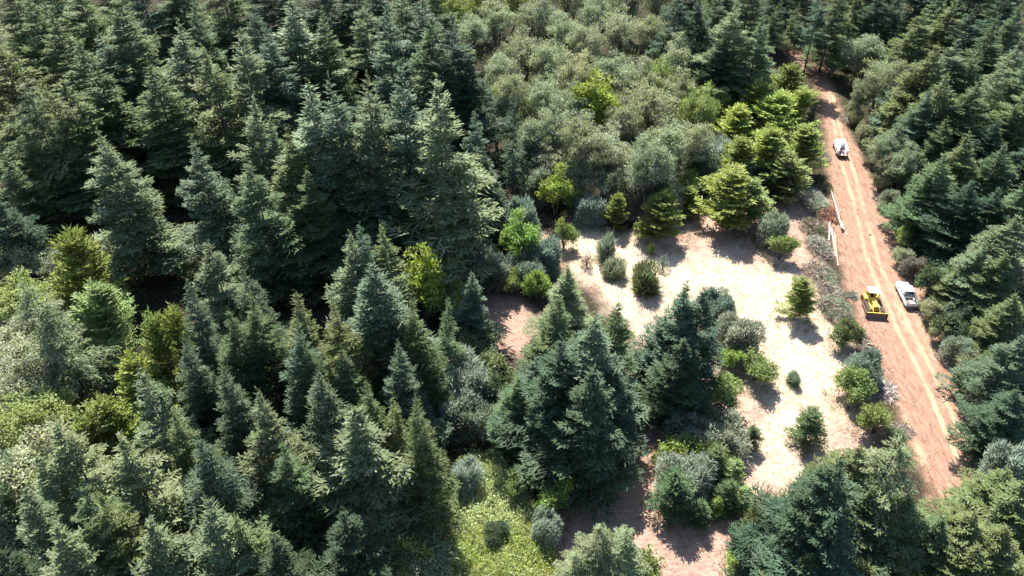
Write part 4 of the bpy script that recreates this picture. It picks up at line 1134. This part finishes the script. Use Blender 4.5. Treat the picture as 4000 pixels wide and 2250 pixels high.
# --- small red quad bike half hidden under the dark pair of firs
qd = at(1637, 960, .6); qb = empty('quad_bike', (qd.x + .15, qd.y, gz(qd.x, qd.y)), R(75)); tag(qb, 'small red and black machine mostly hidden in the shade under the dark firs', 'quad bike')
for s in (-1, 1):
    for y in (-.6, .6): wheel(qb, s * .42, y, .28, .22)
q_ = MB(); q_.box((0, .55, .66), (.72, .55, .22), bevel=.06); q_.box((0, -.6, .66), (.78, .6, .16), bevel=.05); q_.box((0, 0, .5), (.4, 1.0, .26), bevel=.05); q_.build('body', M_RED, qb)
q_ = MB(); q_.box((0, -.15, .8), (.3, .75, .14), bevel=.05); q_.build('seat', M_BLACK, qb)
q_ = MB(); q_.tube([(-.38, .3, 1.0), (0, .38, .98), (.38, .3, 1.0)], .02, 6); q_.tube([(0, .38, .98), (0, .5, .7)], .03, 6); q_.build('handlebar', M_BLACK, qb)
q_ = MB()
for i in range(5): q_.tube([(-.3 + .15 * i, .35, .8), (-.3 + .15 * i, .85, .8)], .012, 5)
q_.tube([(-.32, .35, .8), (.32, .35, .8)], .015, 5); q_.tube([(-.32, .85, .8), (.32, .85, .8)], .015, 5); q_.build('front_rack', M_GREYP, qb)

# ------------------------------------------------------------------ logs
def log_mat(name, bark, scale=(1.5, 8)):
    m, n, bs, out = new_mat(name); tc = N(n, 'ShaderNodeTexCoord')
    z1 = noise(n, 3.0, 5, tc.outputs['Object'], .7); z2 = noise(n, 14, 2, tc.outputs['Object'])
    c = ramp(n, z1, [(.3, tuple(x * .55 for x in bark)), (.45, bark), (.8, tuple(min(1, x * 1.2) for x in bark))])
    c = mix(n, math_(n, 'MULTIPLY', ramp(n, z2, [(.52, (0, 0, 0)), (.60, (1, 1, 1))]), .75), c, (.16, .12, .10))
    n.links.new(c, bs.inputs['Base Color']); bs.inputs['Roughness'].default_value = .85
    return m
M_LOGW = log_mat('peeled_pale_wood', (.44, .385, .34)); M_LOGY = log_mat('yellowish_wood', (.50, .38, .24)); M_LOGP = log_mat('pinkish_wood', (.55, .42, .34))
M_CUT = plain('cut_wood', (.5, .33, .2), .8, scale=9)
def log(p0, p1, r0, r1, z0, z1, mat, label, knots=9, seed=1):
    a = at(*p0); b = at(*p1); g_ = random.Random(seed)
    root = empty('log', (a.x, a.y, 0)); tag(root, label, 'log', 'felled logs beside the dirt road')
    A_ = Vector((0, 0, z0 + r0)); B_ = Vector((b.x - a.x, b.y - a.y, z1 + r1)); n = 9; mb = MB()
    pts = [A_.lerp(B_, i / n) + Vector((g_.uniform(-.04, .04), g_.uniform(-.04, .04), g_.uniform(-.03, .03))) for i in range(n + 1)]
    mb.tube(pts, [r0 + (r1 - r0) * i / n + g_.uniform(-.012, .012) for i in range(n + 1)], 12, 0, 1); mb.build('trunk', [mat, M_CUT], root)
    kb = MB()
    for i in range(knots):
        p = A_.lerp(B_, g_.uniform(.03, .9)); d = Vector((g_.uniform(-1, 1), g_.uniform(-1, 1), g_.uniform(-.1, 1))).normalized(); rr = (r0 + r1) / 2
        kb.tube([p + d * rr * .8, p + d * (rr + g_.uniform(.05, .3))], [.04, .02], 5)
    if knots: kb.build('branch_stubs', mat, root)
    return root
log((2088, 481), (2117, 583), .10, .22, .42, .38, M_LOGW, 'long thick white log with short branch stubs, resting high beside the track', 26, 3)
log((2115, 558), (2123, 581), .11, .14, .12, .10, M_LOGW, 'short pale log touching the thick white log at its lower end', 3, 4)
log((2126, 583), (2131, 594), .10, .11, .02, .02, M_LOGW, 'shortest pale piece of log below the ends of the two white logs', 1, 5)
log((2086, 562), (2085, 607), .19, .14, .12, .08, M_LOGW, 'white log of the lower left stack, leftmost and highest end', 3, 6)
log((2091, 576), (2102, 648), .20, .14, .05, .05, M_LOGP, 'greyish cream log in the middle of the lower left stack', 3, 7)
log((2098, 582), (2108, 670), .13, .10, .05, .04, M_LOGY, 'thin yellow log on the right side of the lower left stack', 3, 8)
log((2196, 572), (2190, 560), .05, .06, .02, .02, M_LOGP, 'thin stick lying by the bright spot between the wheel ruts', 0, 9)
sp = at(2188, 590); rk_ = MB(); rk_.lump((0, 0, .08), (.26, .2, .13), seed=2, n=9, m=6); rk_.lump((.2, .06, .04), (.1, .1, .07), seed=3, n=7, m=4); o = rk_.build('pale_rock', M_LOGW); o.location = (sp.x, sp.y, gz(sp.x, sp.y)); tag(o, 'bright pale lump on the dirt road between the wheel ruts', 'rock')

# ------------------------------------------------------------------ brush piles and slash (each heap is one thing: twigs, sprays)
def pile(px, py, r, h, seed, label, cols, n=520, L=1.5, green=0, gcol='s', W=.06, name='brush_pile', cat='brush pile', sy=1.0, rz=0.0):
    c = at(px, py); root = empty(name, (c.x, c.y, gz(c.x, c.y)), rz); root.scale = (1, sy, 1); tag(root, label, cat, 'heaps of cut brush beside the road')
    for i, col in enumerate(cols):
        me = twigs(seed + i * 7, h, r, n // len(cols), L, W); o = bpy.data.objects.new('sticks', me); COL.objects.link(o); o.parent = root; o.color = (*col, 1)
    if green:
        me = shoots(seed + 3, h * .9, r, green, .4, .08, .1, name='cut_sprays', lumps=9, mat=M_BRUSH); o = bpy.data.objects.new('cut_sprays', me); COL.objects.link(o); o.parent = root; o.color = (*TINT[gcol], 1)
    mb = MB(); g_ = random.Random(seed)
    for i in range(10):
        a = g_.uniform(0, 6.28); q = r * g_.uniform(0, .7); p = Vector((math.cos(a) * q, math.sin(a) * q, h * g_.uniform(.2, .8))); b_ = g_.uniform(0, 3.14); l = g_.uniform(.8, 2.0)
        d = Vector((math.cos(b_), math.sin(b_), g_.uniform(-.25, .25))) * l; mb.tube([p - d * .5, p + Vector((0, 0, .1)), p + d * .5], [.05, .04, .015], 5)
    mb.build('limbs', M_BARK2, root)
GR = (.24, .20, .15); GR2 = (.36, .29, .235); BR = (.20, .12, .09)
pile(2040, 505, 2.6, 1.5, 1, 'grey-green heap of fresh slash left of the thick white log', [GR, GR2], 260, 1.4, 3600, 's', sy=1.5)
pile(2072, 478, 1.6, 1.0, 2, 'small heap of green sprays at the top end of the thick white log', [GR2], 160, 1.3, 1400, 'o')
pile(2088, 540, 1.7, .7, 3, 'reddish-brown bark heap between the log stacks', [(.28, .11, .06), (.20, .08, .05)], 900, .6, W=.10, name='bark_heap', cat='bark heap', sy=1.9)
pile(2040, 572, 2.2, 1.2, 4, 'brown-grey brush heap left of the lower log stack', [GR, BR, GR2], 600, 1.2, 1100, 'o', sy=1.4)
pile(2062, 625, 2.2, 1.3, 5, 'grey-green brush heap against the lower log stack', [GR, GR2], 700, 1.2, 1300, 's', sy=1.6)
pile(2060, 690, 2.6, 1.2, 6, 'large dry grey-pink brush heap above the lone young fir', [GR2, BR, GR], 800, 1.4, 900, 'K', sy=1.3)
pile(2088, 735, 2.0, 1.1, 7, 'dry stick heap right of the lone young fir', [GR2, GR], 560, 1.3, 700, 'K', sy=1.5)
pile(2105, 790, 2.3, 1.4, 8, 'dense grey thicket heap left of the bulldozer', [GR2, GR, BR], 650, 1.2, 1800, 'K', sy=1.5)
pile(2080, 770, 1.8, 1.2, 9, 'grey heap behind the lone young fir, lower side', [GR2, GR], 600, 1.2, 500, 'K')
pile(2140, 745, .9, .6, 10, 'small green spray lying on the dirt left of the bulldozer', [GR], 60, .8, 420, 's')
pile(2168, 855, 1.2, .7, 11, 'thin dry brush behind the round blue-grey bush', [GR2, GR], 260, 1.2, sy=1.6)
pile(2225, 985, 1.7, 1.0, 12, 'pale dry stick heap on the verge above the yellow-tipped bush', [GR2, (.5, .45, .42)], 520, 1.3, sy=1.3)
pile(2270, 1085, 1.5, .8, 13, 'faint grey brush beside the tip of the pale giant fir', [GR2], 220, 1.2)
pile(1588, 545, 2.4, .9, 14, 'heap of long bleached sticks at the clearing far edge', [(.5, .46, .42), GR2], 460, 1.7, 300, 'K', sy=.7)
pile(1700, 545, 1.8, .9, 15, 'purplish dry brush right of the field-edge conifers', [GR, BR], 300, 1.2, 200, 'K')
pile(2215, 500, 1.5, .8, 16, 'dry stick heap on the right verge below the log ends', [GR2, GR], 260, 1.1, 150, 'K')
pile(2262, 640, 1.4, .7, 17, 'small stick heap on the right verge above the near pickup', [GR2, GR], 240, 1.1, sy=1.5)
pile(2335, 800, 1.3, .7, 18, 'stick heap on the right verge behind the near pickup', [GR2, GR], 260, 1.1, sy=1.5)
pile(2378, 900, 1.4, .8, 19, 'brown stick heap on the right verge in the lower half', [BR, GR2], 280, 1.1, 150, 'K', sy=1.8)
pile(2435, 1020, 1.3, .7, 20, 'dry stick heap on the right verge in the lower third', [BR, GR2], 240, 1.1, sy=1.8)
pile(2070, 395, 1.4, .8, 21, 'pale twig heap on the left verge below the far truck', [GR2, GR], 240, 1.1, 250, 'K', sy=1.6)
pile(2122, 300, 1.3, .6, 22, 'dry twigs along the right verge of the narrow track', [GR2, GR], 240, 1.1, 120, 'K', sy=2.2)
pile(2000, 130, 2.4, .8, 23, 'reddish heap of torn branches on the bank at the track far end', [(.24, .11, .07), BR], 500, 1.2, W=.09, sy=1.0)

# ------------------------------------------------------------------ stuff: undergrowth, chips and grass
def inside(poly_, n, rng, marg=0.0, bright=None):
    lo, hi = poly_.min(0), poly_.max(0); out = []
    while sum(map(len, out)) < n:
        q = rng.uniform(lo, hi, (n, 2)); out.append(q[sdist(q, poly_) > marg])
    return np.concatenate(out)[:n]
rng = np.random.default_rng(77)
def heights(q):
    i = np.clip(np.searchsorted(gx, q[:, 0]) - 1, 0, nx - 1); j = np.clip(np.searchsorted(gy, q[:, 1]) - 1, 0, ny - 1)
    return zrel[idx[j, i]]
def stuff(name, label, cat, parts_):
    root = None
    for Vs, mat, col in parts_:
        o = bpy.data.objects.new(name, kite_mesh(name, Vs, mat)); COL.objects.link(o); o.color = (*col, 1); tag(o, label, cat, kind='stuff')
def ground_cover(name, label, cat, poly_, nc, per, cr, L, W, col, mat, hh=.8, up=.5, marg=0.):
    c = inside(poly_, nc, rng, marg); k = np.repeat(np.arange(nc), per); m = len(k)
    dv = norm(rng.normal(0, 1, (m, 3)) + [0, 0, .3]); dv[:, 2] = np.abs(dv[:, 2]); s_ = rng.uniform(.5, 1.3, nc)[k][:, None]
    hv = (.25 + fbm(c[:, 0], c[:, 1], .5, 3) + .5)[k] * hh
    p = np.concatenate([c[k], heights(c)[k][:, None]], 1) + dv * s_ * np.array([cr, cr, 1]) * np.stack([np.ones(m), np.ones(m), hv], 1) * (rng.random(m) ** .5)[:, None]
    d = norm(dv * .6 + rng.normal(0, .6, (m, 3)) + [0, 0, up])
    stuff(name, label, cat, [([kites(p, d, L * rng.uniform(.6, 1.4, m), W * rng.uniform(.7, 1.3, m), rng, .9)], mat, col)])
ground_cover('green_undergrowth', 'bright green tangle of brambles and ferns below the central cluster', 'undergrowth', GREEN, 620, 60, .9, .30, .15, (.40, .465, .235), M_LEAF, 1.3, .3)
ground_cover('pale_undergrowth', 'paler dry weeds mixed into the bright green tangle', 'undergrowth', GREEN, 240, 45, .7, .30, .08, (.55, .54, .32), M_BRUSH, .8)
ground_cover('olive_undergrowth', 'olive-yellow thicket filling the bottom edge of the green tangle', 'undergrowth', poly([(1110, 1390), (1200, 1330), (1370, 1340), (1400, 1400), (1420, 1500), (1080, 1500)]), 330, 60, .9, .38, .12, (.38, .44, .13), M_LEAF, 1.3, .5)
FOREST = poly([(0, 500), (1220, 500), (1230, 740), (1180, 900), (1240, 1050), (1130, 1180), (1100, 1448), (0, 1448)])
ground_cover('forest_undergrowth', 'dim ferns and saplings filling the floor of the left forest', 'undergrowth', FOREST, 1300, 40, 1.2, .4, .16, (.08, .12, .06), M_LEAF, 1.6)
ground_cover('slope_undergrowth', 'low green growth on the floor of the right forest', 'undergrowth', poly([(2240, 420), (2576, 300), (2576, 1300), (2500, 1180), (2420, 950), (2350, 790), (2290, 650)]), 620, 45, 1.0, .36, .15, (.13, .17, .08), M_LEAF, 1.5)
ground_cover('grove_undergrowth', 'grey-green bushes filling the floor of the grove', 'undergrowth', poly([(1240, 120), (1800, 120), (2040, 220), (2070, 420), (1900, 470), (1700, 540), (1420, 510), (1240, 480)]), 800, 45, 1.3, .4, .17, (.15, .18, .10), M_LEAF, 2.0)
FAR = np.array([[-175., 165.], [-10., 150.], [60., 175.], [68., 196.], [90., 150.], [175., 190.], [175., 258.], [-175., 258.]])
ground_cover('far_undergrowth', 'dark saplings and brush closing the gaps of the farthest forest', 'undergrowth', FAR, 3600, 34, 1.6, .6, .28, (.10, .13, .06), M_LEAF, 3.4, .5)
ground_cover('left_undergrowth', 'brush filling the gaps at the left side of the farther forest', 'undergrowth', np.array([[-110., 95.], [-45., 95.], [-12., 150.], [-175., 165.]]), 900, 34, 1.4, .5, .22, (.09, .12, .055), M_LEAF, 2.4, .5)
def tufts(name, label, cat, q, L, W, col, mat, per=5, up=1.2, spread=.10):
    k = np.repeat(np.arange(len(q)), per); m = len(k)
    p = np.concatenate([q[k] + rng.normal(0, spread, (m, 2)), heights(q)[k][:, None] + .01], 1); d = norm(rng.normal(0, .7, (m, 3)) + [0, 0, up])
    stuff(name, label, cat, [([kites(p, d, L * rng.uniform(.5, 1.4, m), W * rng.uniform(.7, 1.3, m), rng, .2)], mat, col)])
M_STRAW = foliage_mat('straw_blades', .3, .1, .5, .8)
q = inside(FIELD, 15000, rng, -.6); e = sdist(q, BRIGHT) + fbm(q[:, 0], q[:, 1], .5) * 6; tufts('dry_grass', 'cream dry grass tufts all over the sunlit field', 'grass', q[e > -1], .22, .05, (.66, .58, .44), M_STRAW)
tufts('stubble', 'tan stubble and dead stems on the pinkish parts of the field', 'grass', q[e <= 0], .22, .05, (.42, .31, .24), M_STRAW, 3, .5)
q = inside(ROAD, 2600, rng, .2); ed = sdist(q, ROAD); q = q[(ed < 2.2) | (rng.random(len(q)) < .25)]
tufts('wood_chips', 'scattered pale sticks and chips lying on the dirt road', 'debris', q, .42, .05, (.42, .31, .24), M_TWIG, 2, .0, .25)
q = inside(ROAD, 1200, rng, .1); tufts('dark_litter', 'small dark twigs lying on the dirt road', 'debris', q, .5, .05, (.11, .075, .055), M_TWIG, 2, .0, .3)

q = inside(FIELD, 1500, rng, .3); tufts('field_litter', 'small brown sticks and dead stems strewn over the field', 'debris', q, .38, .05, (.22, .16, .11), M_TWIG, 2, .05, .4)
ring = []
for (bx, by), br_, code_ in BASES:
    if code_ in 'SBCYRM' and bx > -8 and sdist(np.array([[bx, by]]), FIELD)[0] > -6:
        m_ = int(26 * br_); a_ = rng.uniform(0, 6.28, m_); rr_ = br_ * (.55 + .65 * rng.random(m_)); ring.append(np.stack([bx + np.cos(a_) * rr_, by + np.sin(a_) * rr_], 1))
ring = np.concatenate(ring)
tufts('olive_weeds', 'olive weeds and rough grass growing round the feet of the field bushes', 'weeds', ring, .45, .07, (.24, .27, .11), M_BRUSH, 5, .9, .16)
tufts('brown_weeds', 'tan dead weeds mixed in round the feet of the field bushes', 'weeds', ring[::2], .5, .05, (.38, .29, .19), M_STRAW, 4, .7, .3)
q = inside(PATCH, 500, rng, -1.0); tufts('patch_grass', 'thin tan grass on the small pink bare patch', 'grass', q, .3, .05, (.42, .31, .22), M_STRAW, 3, .8)
vq = []
for k_ in (ROAD,):
    t_ = inside(k_, 9000, rng, -2.2); e_ = sdist(t_, k_); vq.append(t_[(e_ < .7)])
tufts('verge_weeds', 'ragged weeds and dead stems along both edges of the dirt road', 'weeds', np.concatenate(vq), .42, .06, (.20, .21, .11), M_BRUSH, 3, .6, .2)
